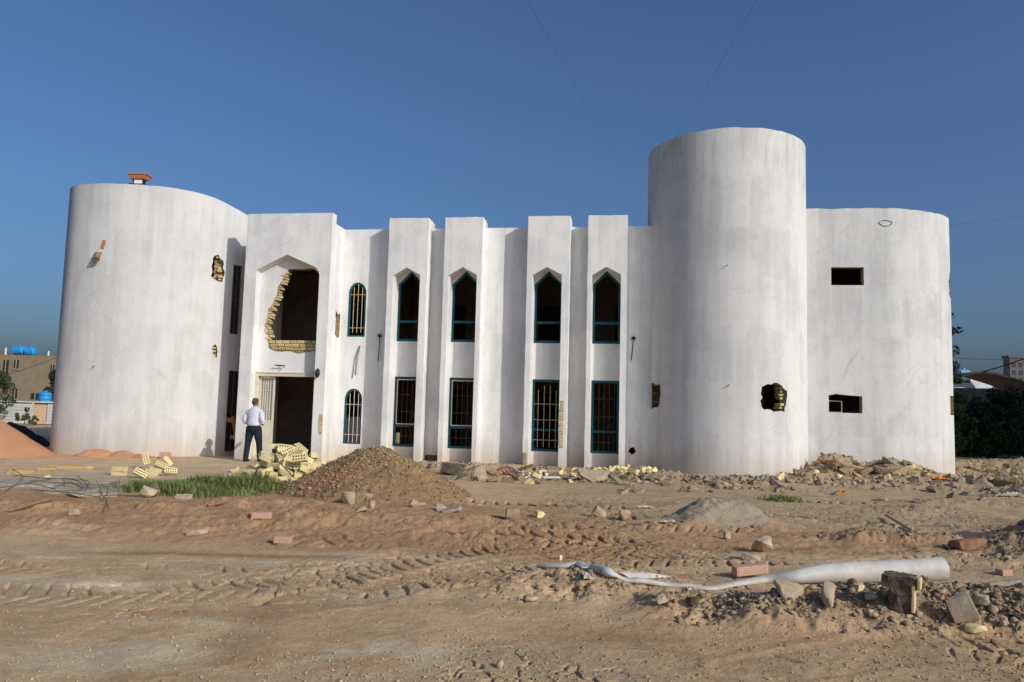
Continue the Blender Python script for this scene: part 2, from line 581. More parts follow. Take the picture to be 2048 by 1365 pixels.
# left rounded wing
h_a = ragged([(14.13, 5.32), (14.24, 5.2), (14.47, 5.16), (14.5, 5.4), (14.45, 5.8), (14.3, 5.98), (14.15, 5.92)], 0.09, 0.03, 3)
h_b = ragged([(14.3, 3.2), (14.32, 2.98), (14.44, 2.86), (14.47, 3.05), (14.38, 3.26)], 0.07, 0.02, 4)
h_c = ragged([(14.57, 3.7), (14.66, 3.62), (14.74, 3.72), (14.66, 3.84)], 0.06, 0.015, 5)
wl_out = [(0, -0.4), (LWP.len, -0.4), (LWP.len, 7.3), (15.07, 7.43), (14.73, 7.51), (14.4, 7.61), (14.1, 7.7), (13.6, 7.77), (12.9, 7.82)] + topline(12.9, 8.5, 7.82, 7.82, seed=5) + [(0, 7.82)]
round_wing = wall('round_wing', wl_out, [h_a, h_b, rect(14.80, 15.12, 3.62, 5.76), rect(14.86, 15.30, 0.06, 2.5)], 0, -0.26, LWP, mw, B, bis=0.14, smooth=25, inner_mi=2)
# right end wing
h_d = ragged([(4.98, 5.1), (5.12, 5.0), (5.42, 5.05), (5.5, 5.4), (5.38, 5.72), (5.16, 5.82), (5.0, 5.45)], 0.09, 0.03, 6)
end_wing = wall('end_wing', [(0, -0.4), (RWP.len, -0.4), (RWP.len, 7.34)] + topline(6.4, 0.2, 7.34, 7.34, seed=6) + [(0, 7.34)],
                [rect(1.21, 2.07, 5.18, 5.68), [(1.11, 1.68), (1.98, 1.68), (1.98, 2.14), (1.6, 2.16), (1.3, 2.19), (1.11, 2.15)], h_d, rect(4.87, 5.35, 1.7, 2.24)],
                0, -0.26, RWP, [M['plaster_end'], M['masonry'], M['inside']], B, bis=0.14, smooth=25, inner_mi=2)
# round tower
h_e = ragged([(3.62, 2.22), (3.68, 1.78), (3.85, 1.66), (4.3, 1.72), (4.38, 1.95), (4.36, 2.32), (3.9, 2.36)], 0.09, 0.035, 8)
h_f = ragged([(7.26, 2.28), (7.24, 1.74), (7.6, 1.68), (7.95, 1.66), (8.0, 1.95), (8.05, 2.2), (7.86, 2.34), (7.7, 2.42)], 0.09, 0.035, 9)
tower = wall('round_tower', [(0, -0.4), (TWP.len, -0.4), (TWP.len, 9.11)] + topline(11.5, 2.4, 9.11, 9.11, 0.014, 7) + [(0, 9.11)], [h_e, h_f], 0, -0.26, TWP, [M['plaster_tower'], M['masonry'], M['inside']], B, bis=0.12, smooth=25, inner_mi=2)

PIL = [(-5.50, -4.32, -5.33, -4.52), (-3.82, -2.71, -3.68, -2.84), (-1.39, -0.19, -1.24, -0.40), (0.32, 1.42, 0.44, 1.25)]
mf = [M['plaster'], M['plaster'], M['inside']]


def arch(u0, u1, z0, zs, n=10):
    r = (u1 - u0) / 2
    c = (u0 + u1) / 2
    return [(u0, z0), (u1, z0)] + [(c + r * math.cos(math.pi * k / n), zs + r * 1.15 * math.sin(math.pi * k / n)) for k in range(n + 1)]


def pointed(u0, u1, z0, zs, za):
    return [(u0, z0), (u1, z0), (u1, zs), ((u0 + u1) / 2, za), (u0, zs)]


# main wall with the window openings (the pillars stand 0.5 m in front of it)
holes = []
for a, b_, n0, n1 in PIL:
    holes.append(pointed(n0 + 0.012, n1 - 0.012, 3.46, 5.17, 5.56))
    holes.append(rect(n0 + 0.012, n1 - 0.012, 0.38, 2.42))
AW = (-6.86, -6.30)
holes.append(arch(AW[0], AW[1], 3.58, 4.9))
holes.append(arch(AW[0] + 0.02, AW[1] + 0.01, 0.41, 1.72))
h_g = ragged([(1.5, 0.45), (1.62, 0.36), (1.72, 0.46), (1.66, 0.58), (1.54, 0.56)], 0.06, 0.02, 11)
holes.append(h_g)
wall('facade_wall', [(-7.30, -0.4), (2.14, -0.4), (2.14, 6.84), (-7.30, 6.84)], holes, -0.5, -0.74, FAC, mf, B, smooth=25, inner_mi=2)
for i, (a, b_, n0, n1) in enumerate(PIL):
    za = 5.58
    rj = random.Random(40 + i)
    side = lambda x, s: [(x + rj.uniform(-.007, .007), z_) for z_ in (np.arange(0.1, 6.9, 0.23) if s > 0 else np.arange(0.1, 6.9, 0.23)[::-1])]
    out = [(a, -0.4), (n0, -0.4), (n0, 5.34), ((n0 + n1) / 2, za), (n1, 5.36), (n1, -0.4), (b_, -0.4)] + side(b_, 1) + [(b_, 7.04 + 0.01 * (i % 2))] + [(x_, 7.045 + rj.uniform(-.008, .006)) for x_ in np.arange(b_ - 0.1, a + 0.05, -0.11)] + [(a, 7.05)] + side(a, -1)
    o = wall('pillar', out, [], 0, -0.497, FAC, [M['plaster'], M['plaster'], M['plaster']], B, smooth=25)
    # top cap running back over the wall line
    bm = bmesh.new()
    fbox(bm, a + 0.003, b_ - 0.003, -0.5, -0.75, 6.842, 7.03)
    bm_obj('parapet_block', bm, M['plaster'], B)

# entrance bay: frame with the tall pointed portal, recessed infill wall, side cheeks
portal = [(-9.33, -0.4), (-9.33, 5.42), (-8.41, 5.88), (-7.58, 5.53), (-7.47, 5.46), (-7.40, 5.36), (-7.38, 5.24), (-7.38, -0.4)]
out = [(-9.70, -0.4), (-9.33, -0.4), (-9.33, 5.42), (-8.41, 5.88), (-7.58, 5.53), (-7.47, 5.46), (-7.40, 5.36), (-7.38, 5.24), (-7.38, -0.4), (-7.06, -0.4), (-7.06, 7.1), (-9.70, 7.1)]
wall('entrance_bay', out, [], 0.5, 0.2, FAC, mf, B, smooth=25)
breach = [(-9.02, 3.4), (-8.98, 3.16), (-8.9, 3.12), (-8.64, 3.05), (-8.3, 3.06), (-8.02, 2.99), (-7.8, 3.06), (-7.38, 3.08), (-7.38, 5.22), (-7.52, 5.36), (-7.68, 5.5), (-7.9, 5.53), (-8.2, 5.51), (-8.45, 5.5), (-8.53, 5.42), (-8.62, 5.31), (-8.66, 5.14), (-8.78, 4.98), (-8.83, 4.68), (-8.95, 4.42), (-9.05, 4.26), (-9.08, 3.96), (-9.15, 3.83), (-9.05, 3.70)]
breach_r = ragged(breach, 0.09, 0.018, 12)
wall('infill_wall', [(-9.5, -0.4), (-7.2, -0.4), (-7.2, 6.1), (-9.5, 6.1)], [breach_r, rect(-9.33, -7.43, 0.0, 2.42)], 0.197, -0.05, FAC, [M['plaster'], M['masonry'], M['inside']], B, smooth=25, inner_mi=2)
cheek = Path([tuple(W(-7.06, 0.2).xy), tuple(W(-7.06, -0.15).xy), tuple(W(-7.06, -0.498).xy)])
h_h = ragged([(0.27, 3.62), (0.42, 3.5), (0.60, 3.55), (0.63, 4.26), (0.45, 4.22), (0.28, 4.32)], 0.08, 0.025, 13)
wall('entrance_cheek', [(0.0, -0.4), (cheek.len, -0.4), (cheek.len, 6.84), (0.0, 6.84)], [h_h], 0, -0.12, cheek, [M['plaster'], M['masonry'], M['inside']], B, smooth=25)
bm = bmesh.new()
fbox(bm, -7.36, -7.19, 0.19, -0.49, -0.4, 6.82)
bm_obj('rubble_core', bm, simple('rubble_core', (0.26, 0.19, 0.12), (0.46, 0.37, 0.26), 9, 0.95, 1.0), B)
bm = bmesh.new()
fbox(bm, -9.69, -9.52, 0.197, -1.7, -0.4, 6.84)
fbox(bm, -9.69, -7.1, -0.06, -0.3, 6.1, 6.84)
bm_obj('entrance_flank', bm, M['plaster'], B)

# floors, roof, back and partitions: the inside is closed and dark
inl = [tuple(LWP(s, -0.2, 0).xy) for s in np.linspace(0.1, LWP.len - 0.3, 40)]
inr = [tuple(RWP(s, -0.2, 0).xy) for s in np.linspace(1.0, RWP.len - 0.1, 40)]
plan = inl + [tuple(W(-9.55, -0.3).xy), tuple(W(-7.2, -0.3).xy), tuple(W(-7.2, -0.7).xy), tuple(W(3.1, -0.7).xy), (6.0, 21.6)] + inr


def slab(name, poly, z0, z1, mat):
    bm = bmesh.new()
    t = tessellate_polygon([[Vector((p[0], p[1], 0)) for p in poly]])
    lo = [bm.verts.new((p[0], p[1], z0)) for p in poly]
    hi = [bm.verts.new((p[0], p[1], z1)) for p in poly]
    for q in t:
        bm.faces.new([lo[i] for i in q])
        bm.faces.new([hi[i] for i in q])
    n = len(poly)
    for i in range(n):
        bm.faces.new((lo[i], lo[(i + 1) % n], hi[(i + 1) % n], hi[i]))
    bmesh.ops.recalc_face_normals(bm, faces=bm.faces)
    return bm_obj(name, bm, mat, B)


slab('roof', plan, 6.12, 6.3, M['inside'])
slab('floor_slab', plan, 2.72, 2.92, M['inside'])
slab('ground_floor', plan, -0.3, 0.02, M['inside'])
slab('tower_roof', [tuple(TWP(s, -0.2, 0).xy) for s in np.linspace(0, TWP.len, 40)[:-1]], 8.5, 8.7, M['inside'])
bm = bmesh.new()
add_box(bm, (-0.5, 32.1, 3.5), (26.4, 0.25, 7.2))
bm_obj('back_wall', bm, M['plaster'], B)
for z0, z1 in ((0.02, 2.72), (2.92, 6.12)):
    prt = []
    for (u0, u1) in ((-10.5, -8.1), (-7.2, -4.9), (-4.1, -2.5), (-1.6, 0.2), (1.0, 6.0)):
        prt.append(rect(u0 + 0.6, u0 + 1.4, z0 + 0.0, z0 + 2.1))
    bm = bmesh.new()
    for (u0, u1) in ((-11.5, -8.3), (-7.4, -5.0), (-4.0, -1.5), (-0.6, 1.0), (1.9, 11.0)):
        fbox(bm, u0, u1, -4.0, -4.15, z0, z1)
    fbox(bm, -11.5, 11, -4.001, -4.149, z0 + 2.1, z1 - 0.001)
    for u in (-6.0, -2.2, 2.3):
        fbox(bm, u, u + 0.14, -0.75, -3.99, z0, z1)
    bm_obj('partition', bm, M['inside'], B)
# grey leaf standing in the upstairs room
bm = bmesh.new()
fbox(bm, -8.18, -7.3, -1.2, -1.26, 2.93, 4.95)
bm_obj('inner_door', bm, simple('grey_door', (0.07, 0.07, 0.085), (0.10, 0.10, 0.12), 3, 0.7), B)


# pale partition glimpsed through the breach in the round tower
bm = bmesh.new()
add_box(bm, TWP(7.85, -1.1, 1.9), (.75, .08, 2.4), Euler((0, 0, .35)).to_matrix())
bm_obj('inner_wall', bm, M['concrete'], B)


# ---- windows
def frame_part(name, outline, w, v0, v1, mat, parent):
    """a band of width w inside an outline in (u, z)"""
    c = Vector((sum(p[0] for p in outline) / len(outline), sum(p[1] for p in outline) / len(outline)))
    n = len(outline)
    inner = []
    for i in range(n):
        p, a, b_ = Vector(outline[i]), Vector(outline[i - 1]), Vector(outline[(i + 1) % n])
        d1, d2 = (p - a).normalized(), (b_ - p).normalized()
        n1, n2 = Vector((-d1.y, d1.x)), Vector((-d2.y, d2.x))
        k = (n1 + n2)
        k = k / max(0.35, k.length_squared) * 2
        inner.append(tuple(p + k * w))
    return wall(name, outline, [inner], v0, v1, FAC, [mat, mat], parent, smooth=25), inner


def bars(win, us, zs, u0, u1, z0, z1, v, mat, r=0.007, tops=None):
    for k, u in enumerate(us):
        zt = tops[k] if tops else z1
        tube_obj('bar', [W(u, v, z0), W(u, v, zt)], r, mat, win, 5)
    for z in zs:
        tube_obj('bar', [W(u0, v - 0.012, z), W(u1, v - 0.012, z)], r, mat, win, 5)


for i, (a, b_, n0, n1) in enumerate(PIL):
    # upper pointed window
    o, inn = frame_part('pointed_window', pointed(n0 + 0.016, n1 - 0.016, 3.463, 5.165, 5.553), 0.06, -0.54, -0.60, M['teal'], B)
    bm = bmesh.new()
    fbox(bm, n0 + 0.08, n1 - 0.08, -0.545, -0.595, 4.02, 4.09)
    bm_obj('transom', bm, M['teal'], o)
    bm = bmesh.new()
    fbox(bm, n0 + 0.08, n1 - 0.08, -0.66, -0.675, 3.53, 3.56)
    bm_obj('sash_rail', bm, M['teal_dull'], o)
    # lower window
    o, inn = frame_part('tall_window', rect(n0 + 0.016, n1 - 0.016, 0.384, 2.415), 0.065, -0.54, -0.60, M['teal_dull'] if i < 2 else M['teal'], B)
    bm = bmesh.new()
    fbox(bm, n0 + 0.085, n1 - 0.085, -0.545, -0.595, 0.95, 1.02)
    bm_obj('transom', bm, M['teal_dull'], o)
    if i < 2:
        q, _ = frame_part('sash', rect(n0 + 0.085, n1 - 0.085, 1.03, 2.345), 0.022, -0.535, -0.56, M['barlight'], o)
    w_ = n1 - n0
    if i == 2:
        bars(o, [n0 + 0.19, n0 + 0.36, n0 + 0.53, n0 + 0.70], [1.72, 1.27, 0.7], n0 + 0.06, n1 - 0.02, 0.5, 2.3, -0.52, M['bar'], 0.008, [2.12, 2.25, 2.25, 2.12])
    else:
        bars(o, [n0 + w_ * f for f in (0.28, 0.46, 0.64, 0.82)], [1.9, 1.4, 0.68], n0 + 0.08, n1 - 0.08, 0.45, 2.35, -0.64, M['bardark'], 0.007)
for j, (z0, zs, ins) in enumerate(((3.58, 4.9, M['teal']), (0.41, 1.72, M['teal_dull']))):
    du = 0.02 if j else 0
    o, inn = frame_part('arched_window', arch(AW[0] + du + 0.004, AW[1] + du / 2 - 0.004, z0 + 0.004, zs), 0.05, -0.53, -0.60, ins, B)
    zt = zs + 0.3
    mt = M['bar'] if j == 0 else M['barlight']
    bars(o, [AW[0] + 0.17 + du, AW[0] + 0.30 + du, AW[0] + 0.43 + du], [z0 + 0.27, zs - 0.05 if j == 0 else zs - 0.15], AW[0] + 0.05, AW[1] - 0.03, z0 + 0.12 if j == 0 else z0 + 0.05, zt, -0.52, mt, 0.009, [zt - 0.13, zt - 0.02, zt - 0.13])
# pale wall close behind the lower arched window
bm = bmesh.new()
fbox(bm, -7.1, -6.1, -0.95, -1.0, 0.02, 1.2)
bm_obj('low_wall', bm, simple('dusty_pink_plaster', (0.34, 0.29, 0.25), (0.46, 0.40, 0.36), 6, 0.9), B)

# window and doorway on the return of the round wing, with added dark sheets
for (s0, s1, z0, z1) in ((14.80, 15.12, 3.62, 5.76), (14.86, 15.30, 0.06, 2.5)):
    bm = bmesh.new()
    for a in (s0 + 0.02, (s0 + s1) / 2, s1 - 0.02):
        p0, p1 = LWP(a, -0.035, z0), LWP(a, -0.035, z1)
        add_tube(bm, [p0, p1], 0.018, 4)
    for z in (z0 + 0.02, (z0 + z1) / 2, z1 - 0.02):
        add_tube(bm, [LWP(s0, -0.035, z), LWP(s1, -0.035, z)], 0.018, 4)
    fr_ = bm_obj('window_frame', bm, M['bardark'], B)
    bm = bmesh.new()
    q4 = [LWP(s0 + .005, -.06, z0 + .005), LWP(s1 - .005, -.06, z0 + .005), LWP(s1 - .005, -.06, z1 - .005), LWP(s0 + .005, -.06, z1 - .005)]
    f4, b4 = [bm.verts.new(q) for q in q4], [bm.verts.new(q + Vector((-.02, .01, 0))) for q in q4]
    bm.faces.new(f4)
    bm.faces.new(b4[::-1])
    for k in range(4):
        bm.faces.new((f4[k], b4[k], b4[(k + 1) % 4], f4[(k + 1) % 4]))
    bm_obj('pane', bm, M['dark_glass_and_shade'], fr_)  # dark sheet hides the reveals and stands for the unlit inside
# small frame in the low window of the end wing
bm = bmesh.new()
for z in (2.0, 1.69):
    add_tube(bm, [RWP(1.13, -0.2, z), RWP(1.5, -0.2, z)], 0.012, 4)
for s in (1.13, 1.5):
    add_tube(bm, [RWP(s, -0.2, 1.69), RWP(s, -0.2, 2.0)], 0.012, 4)
bm_obj('window_frame', bm, M['barlight'], B)

# ---- doorway: frame, lintel, fixed leaf with grille
bm = bmesh.new()
fbox(bm, -9.325, -9.25, 0.215, 0.02, 0.0, 2.42)
fbox(bm, -9.25, -7.43, 0.215, 0.02, 2.33, 2.42)
fbox(bm, -9.36, -7.43, 0.235, 0.20, 2.42, 2.45)
bm_obj('door_frame', bm, M['cream_paint'], B)
bm = bmesh.new()
fbox(bm, -9.24, -9.19, 0.10, 0.05, 0.02, 2.33)
fbox(bm, -8.82, -8.77, 0.10, 0.05, 0.02, 2.33)
fbox(bm, -9.19, -8.82, 0.095, 0.055, 2.26, 2.33)
fbox(bm, -9.19, -8.82, 0.095, 0.055, 0.02, 1.05)
door = bm_obj('door_leaf', bm, M['cream_paint'], B)
bars(door, [-9.12, -9.05, -8.98, -8.90], [1.35, 1.9], -9.19, -8.82, 1.05, 2.26, 0.075, M['barlight'], 0.01)
bm = bmesh.new()
fbox(bm, -9.19, -8.86, 0.03, 0.02, 1.05, 2.26)
bm_obj('door_pane', bm, simple('dusty_pane', (0.45, 0.43, 0.38), (0.55, 0.53, 0.48), 3, 0.5), door)

# ---- single bricks laid bare by the breach, the sill and the chipped corners
BRK = bpy.data.meshes.new('brick')
bm = bmesh.new()
bmesh.ops.create_cube(bm, size=1.0)
bmesh.ops.bevel(bm, geom=bm.edges[:], offset=0.05, segments=1, affect='EDGES')
bm.to_mesh(BRK)
bm.free()
BRK.materials.append(M['brick_wall'])


def brick(center, size, R, parent=B):
    o = bpy.data.objects.new('brick', BRK)
    COL.objects.link(o)
    o.parent = parent
    o.location = Vector(center) - root_loc(parent)
    o.rotation_euler = R.to_euler()
    o.scale = size
    return o


rb = random.Random(21)
edge = [(3.40, -9.02), (3.70, -9.05), (3.83, -9.13), (3.96, -9.06), (4.26, -9.03), (4.42, -8.93), (4.68, -8.81), (4.98, -8.76), (5.14, -8.64), (5.31, -8.60), (5.45, -8.5)]
z = 3.44
k = 0
while z < 5.44:
    ue = np.interp(z, [e[0] for e in edge], [e[1] for e in edge])
    ln = rb.choice((0.12, 0.16, 0.2))
    off = rb.uniform(-0.02, 0.035) + (0.03 if k % 2 else 0)
    R = FR @ Euler((rb.uniform(-.05, .05), rb.uniform(-.06, .06), rb.uniform(-.12, .12))).to_matrix()
    brick(W(ue + off - 0.02, 0.085 + rb.uniform(-.02, .01), z), (ln, 0.22, 0.066), R)
    z += 0.078
    k += 1
for r_, (zc, u0) in enumerate(((3.345, -9.0), (3.245, -9.04), (3.145, -8.9))):
    u = u0 + (0.1 if r_ % 2 else 0)
    while u < -7.42:
        ln = min(rb.choice((0.2, 0.21, 0.22)), -7.385 - u)
        if ln > 0.05:
            brick(W(u + ln / 2, 0.085 + rb.uniform(-.012, .012), zc + rb.uniform(-.006, .006)), (ln - 0.012, 0.21, 0.086), FR @ Euler((0, 0, rb.uniform(-.03, .03))).to_matrix())
        u += 0.225
bm = bmesh.new()
fbox(bm, -9.05, -7.39, 0.155, -0.03, 3.0, 3.37)
bm_obj('mortar_bed', bm, M['masonry'], B)
# chipped corners: entrance jamb, third pillar
for (u0, u1, z0, z1, v) in ((-7.19, -7.07, 0.70, 1.26, 0.5), (-0.385, -0.27, 0.52, 1.80, 0.0)):
    z = z0
    while z < z1:
        w_ = (u1 - u0) * rb.uniform(0.75, 1.0)
        brick(W(u1 - w_ / 2, v - 0.012, z + 0.04), (w_, 0.05, 0.066), FR @ Euler((0, 0, rb.uniform(-.05, .05))).to_matrix())
        z += 0.082
# bricks round the ragged holes in the curved walls
for path, pts in ((LWP, [(14.42, z) for z in np.arange(5.24, 5.85, 0.085)] + [(14.3, 5.9), (14.4, 2.95), (14.36, 3.05), (14.4, 3.15)]),
                  (RWP, [(5.40, z) for z in np.arange(5.1, 5.7, 0.085)] + [(5.1, 5.08), (5.2, 5.16), (5.25, 5.3), (5.22, 5.45)]),
                  (TWP, [(7.93, z) for z in np.arange(1.76, 2.3, 0.085)] + [(3.7, 1.85), (3.68, 1.98), (3.69, 2.1), (4.32, 2.2)])):
    for s, z in pts:
        s += rb.uniform(-.03, .03)
        n = path(s, 0.0, 0) - path(s, -1.0, 0)
        R = Matrix((Vector((-n.y, n.x, 0)), -n, Vector((0, 0, 1)))).transposed() @ Euler((rb.uniform(-.1, .1), rb.uniform(-.1, .1), rb.uniform(-.2, .2))).to_matrix()
        if rb.random() < .7:
            brick(path(s, -0.15 + rb.uniform(-.05, .02), z), (rb.uniform(0.07, 0.17), 0.2, rb.uniform(.05, .07)), R)
# brown brickwork standing just inside the smaller breaches
for path, s0, s1, z0, z1 in ((LWP, 14.24, 14.56, 5.1, 6.02), (LWP, 14.24, 14.54, 2.8, 3.3), (LWP, 14.52, 14.78, 3.56, 3.9), (RWP, 4.9, 5.6, 4.9, 5.9)):
    bm = bmesh.new()
    nz = max(3, int((z1 - z0) / .082))
    for k in range(nz):
        e0 = s0 + (0.03 if k % 2 else 0)
        q4 = [path(e0, -.17 - .03 * (k % 2), z0 + (z1 - z0) * k / nz + .004), path(s1, -.17, z0 + (z1 - z0) * k / nz + .004), path(s1, -.17, z0 + (z1 - z0) * (k + 1) / nz - .008), path(e0, -.17 - .03 * (k % 2), z0 + (z1 - z0) * (k + 1) / nz - .008)]
        n_ = path(s0, 0, 0) - path(s0, -1, 0)
        f4, b4 = [bm.verts.new(q) for q in q4], [bm.verts.new(q - n_ * .05) for q in q4]
        bm.faces.new(f4)
        bm.faces.new(b4[::-1])
        for j in range(4):
            bm.faces.new((f4[j], b4[j], b4[(j + 1) % 4], f4[(j + 1) % 4]))
    bmesh.ops.recalc_face_normals(bm, faces=bm.faces)
    bm_obj('brick_backing', bm, M['masonry'], B)
# raw patch at the foot of the third pillar and broken plinth between the first two
bm = bmesh.new()
fbox(bm, -1.385, -1.28, 0.006, -0.02, -0.1, 0.36)
bm_obj('bare_patch', bm, M['masonry'], B)
bm = bmesh.new()
fbox(bm, -4.31, -3.83, -0.492, -0.52, -0.4, 0.17)
bm_obj('damp_plinth', bm, M['cinder'], B)
# vertical pipe on the far side of the tower
tube_obj('vent_pipe', [Vector((8.44, 22.35, 6.2)), Vector((8.44, 22.35, 8.55)), Vector((8.42, 22.33, 8.62)), Vector((8.36, 22.3, 8.64))], 0.035, M['cream_paint'], B, 8)

# ================================================================== GROUND
def band(py0, py1):
    return None


# tyre tracks: pixel polylines on the photograph -> ground lines (x, y), width, lug spacing, depth
TRK = [([(-80, 1190), (150, 1194), (330, 1188), (500, 1180), (640, 1162), (760, 1132), (900, 1104), (1050, 1090), (1300, 1102)], 0.74, 0.165, 0.030),
       ([(600, 1205), (780, 1180), (960, 1146), (1150, 1122), (1400, 1119), (1700, 1112)], 0.70, 0.165, 0.032),
       ([(-80, 1136), (250, 1140), (480, 1144), (640, 1136), (800, 1112)], 0.55, 0.18, 0.016),
       ([(930, 1076), (1130, 1080), (1400, 1098), (1600, 1104), (1760, 1100)], 0.80, 0.19, 0.036),
       ([(900, 1000), (1050, 1010), (1250, 1012), (1450, 1000), (1700, 1000), (2060, 1012)], 0.90, 0.22, 0.036),
       ([(1000, 1042), (1200, 1037), (1400, 1028), (1600, 1036), (1850, 1052)], 0.90, 0.22, 0.036),
       ([(1500, 1345), (1700, 1318), (1900, 1312), (2100, 1330)], 0.5, 0.16, 0.022),
       ([(640, 1092), (800, 1087), (960, 1068), (1200, 1055), (1500, 1060)], 0.7, 0.2, 0.024)]
BASE_TR = []
for px, w_, lug, dep in TRK:
    BASE_TR.append((catmull([gnd(*p) for p in px], 6), w_, lug, dep))

MND = []   # x, y, rx, ry, rot, h, power


def mound(px, py, rx, ry, h, rot=0.0, pw=1.0):
    x, y = gnd(px, py)
    MND.append((x, y, rx, ry, rot, h, pw))


MND += [(0.75, 6.75, 0.95, 0.55, 0.15, 0.12, 1), (-0.35, 6.55, 0.55, 0.30, 0.3, 0.06, 1),
        (1.55, 6.0, 0.6, 0.42, -0.1, 0.11, 1), (2.2, 5.9, 0.6, 0.48, -0.1, 0.17, 1), (2.95, 5.9, 0.75, 0.55, -0.12, 0.23, 1), (3.6, 5.75, 0.7, 0.52, -0.2, 0.20, 1), (4.6, 5.8, 0.9, 0.5, -0.3, 0.17, 1),
        (4.6, 6.65, 0.75, 0.2, -0.4, 0.21, 1), (5.5, 6.5, 0.9, 0.3, -0.1, 0.12, 1),
        (6.9, 9.5, 0.95, 0.6, 0.5, 0.55, 1), (6.2, 9.2, 0.8, 0.45, 0.4, 0.24, 1), (5.7, 8.6, 0.8, 0.35, 0.3, 0.16, 1), (8.3, 10.2, 1.5, 0.9, 0.2, 0.45, 1), (6.1, 7.9, 0.9, 0.4, 0.1, 0.10, 1),
        (2.95, 10.9, 0.75, 0.42, 0.1, 0.20, 1), (2.3, 10.6, 0.4, 0.25, 0, 0.09, 1), (4.6, 9.6, 1.0, 0.4, -0.2, 0.13, 1),
        (-2.5, 9.9, 2.2, 0.55, 0.05, 0.16, 1), (-0.3, 10.0, 1.4, 0.45, 0, 0.10, 1), (-6.0, 10.5, 2.6, 0.5, 0.06, 0.11, 1), (-3.4, 11.4, 1.2, 0.5, 0, 0.14, 1),
        (-4.2, 9.0, 2.6, 0.4, 0.04, 0.07, 1), (-1.0, 8.9, 1.6, 0.35, 0.03, 0.07, 1),
        (8.6, 20.3, 1.0, 0.75, 0.05, 0.62, 1), (9.8, 20.0, 1.3, 0.9, 0.05, 0.45, 1), (11.2, 19.9, 1.0, 0.7, -.1, 0.16, 1), (7.6, 19.4, 0.8, 0.5, 0, 0.16, 1),
        (3.0, 18.6, 1.6, 0.9, 0, 0.18, 1), (5.5, 17.3, 2.2, 0.6, 0.05, 0.14, 1), (8.5, 17.6, 2.4, 0.7, 0, 0.14, 1), (11.5, 17.8, 2.6, 0.8, 0, 0.16, 1), (-0.5, 19.8, 3.4, 0.6, -.1, 0.12, 1),
        (14.5, 24, 2.6, 1.6, 0, 0.35, 1), (18, 26, 3.2, 2.2, 0, 0.35, 1), (15, 20, 2.2, 1.2, 0, 0.22, 1),
        (8.6, 14.2, 1.4, 0.6, 0.1, 0.14, 1), (6.9, 13.2, 1.2, 0.5, 0, 0.1, 1)]
PIT = [(-1.86, 10.08, 0.30, 0.14, 0.16), (4.75, 6.95, 0.55, 0.2, 0.12), (5.9, 6.1, 0.6, 0.2, 0.08)]


def track_field(X, Y, det):
    """returns lug relief and worn mask of all tyre tracks"""
    Z = np.zeros_like(X)
    Wm = np.zeros_like(X)
    for pts, w_, lug, dep in BASE_TR:
        lo, hi = pts.min(0) - w_, pts.max(0) + w_
        sel = np.where((X > lo[0]) & (X < hi[0]) & (Y > lo[1]) & (Y < hi[1]))[0]
        if not len(sel):
            continue
        x, y = X[sel], Y[sel]
        bd, bs, bo = np.full(len(sel), 1e9), np.zeros(len(sel)), np.zeros(len(sel))
        s0 = 0.0
        for a, b in zip(pts, pts[1:]):
            d = b - a
            L = np.hypot(*d)
            if L < 1e-6:
                continue
            t = np.clip(((x - a[0]) * d[0] + (y - a[1]) * d[1]) / L ** 2, 0, 1)
            dx, dy = x - a[0] - t * d[0], y - a[1] - t * d[1]
            dist = np.hypot(dx, dy)
            m = dist < bd
            bd[m], bs[m] = dist[m], (s0 + t * L)[m]
            bo[m] = np.where((d[0] * dy - d[1] * dx) > 0, dist, -dist)[m]
            s0 += L
        inside = 1 - sstep(w_ * 0.40, w_ * 0.52, bd)
        # herringbone lugs: slanted, staggered on the two halves
        wob = 0.12 * vn(bs * 1.7, bs * 0, 3)
        ph = bs + np.abs(bo) * 0.42 + np.where(bo > 0, lug * 0.5, 0) + wob * 0.3
        fr = np.mod(ph / lug, 1.0)
        lugid = np.floor(ph / lug)
        la = 0.35 + 0.65 * _hash(lugid.astype(np.int64), (bo > 0).astype(np.int64), 5)
        bar = 1 - la * sstep(0.04, 0.34, fr) * (1 - sstep(0.36, 0.43, fr))
        bar = 1 - (1 - bar) * sstep(w_ * 0.015, w_ * 0.05, np.abs(bo))
        wear = sstep(-0.22, 0.06, fbm(x, y, 0.9, 3, 41)) * sstep(-0.40, -0.05, vn(bs * 3.1, bo * 6, 17))
        Z[sel] += inside * (-0.25 * dep + (bar - 0.9) * 2.2 * dep * wear) + 0.22 * dep * np.exp(-((bd - w_ * 0.56) / (w_ * 0.09)) ** 2)
        Wm[sel] = np.maximum(Wm[sel], inside)
    return Z, Wm


def mounds_h(X, Y):
    Z = np.zeros_like(X)
    wx = X + 0.35 * vn(X * 1.3, Y * 1.3, 91)
    wy = Y + 0.25 * vn(X * 1.6, Y * 1.6, 92)
    for (x, y, rx, ry, rot, h, pw) in MND:
        c, s = math.cos(rot), math.sin(rot)
        a, b = ((wx - x) * c + (wy - y) * s) / rx, (-(wx - x) * s + (wy - y) * c) / ry
        r2 = a * a + b * b
        m = r2 < 6
        Z[m] = np.maximum(Z[m], h * np.exp(-r2[m] * 1.15))
    return Z


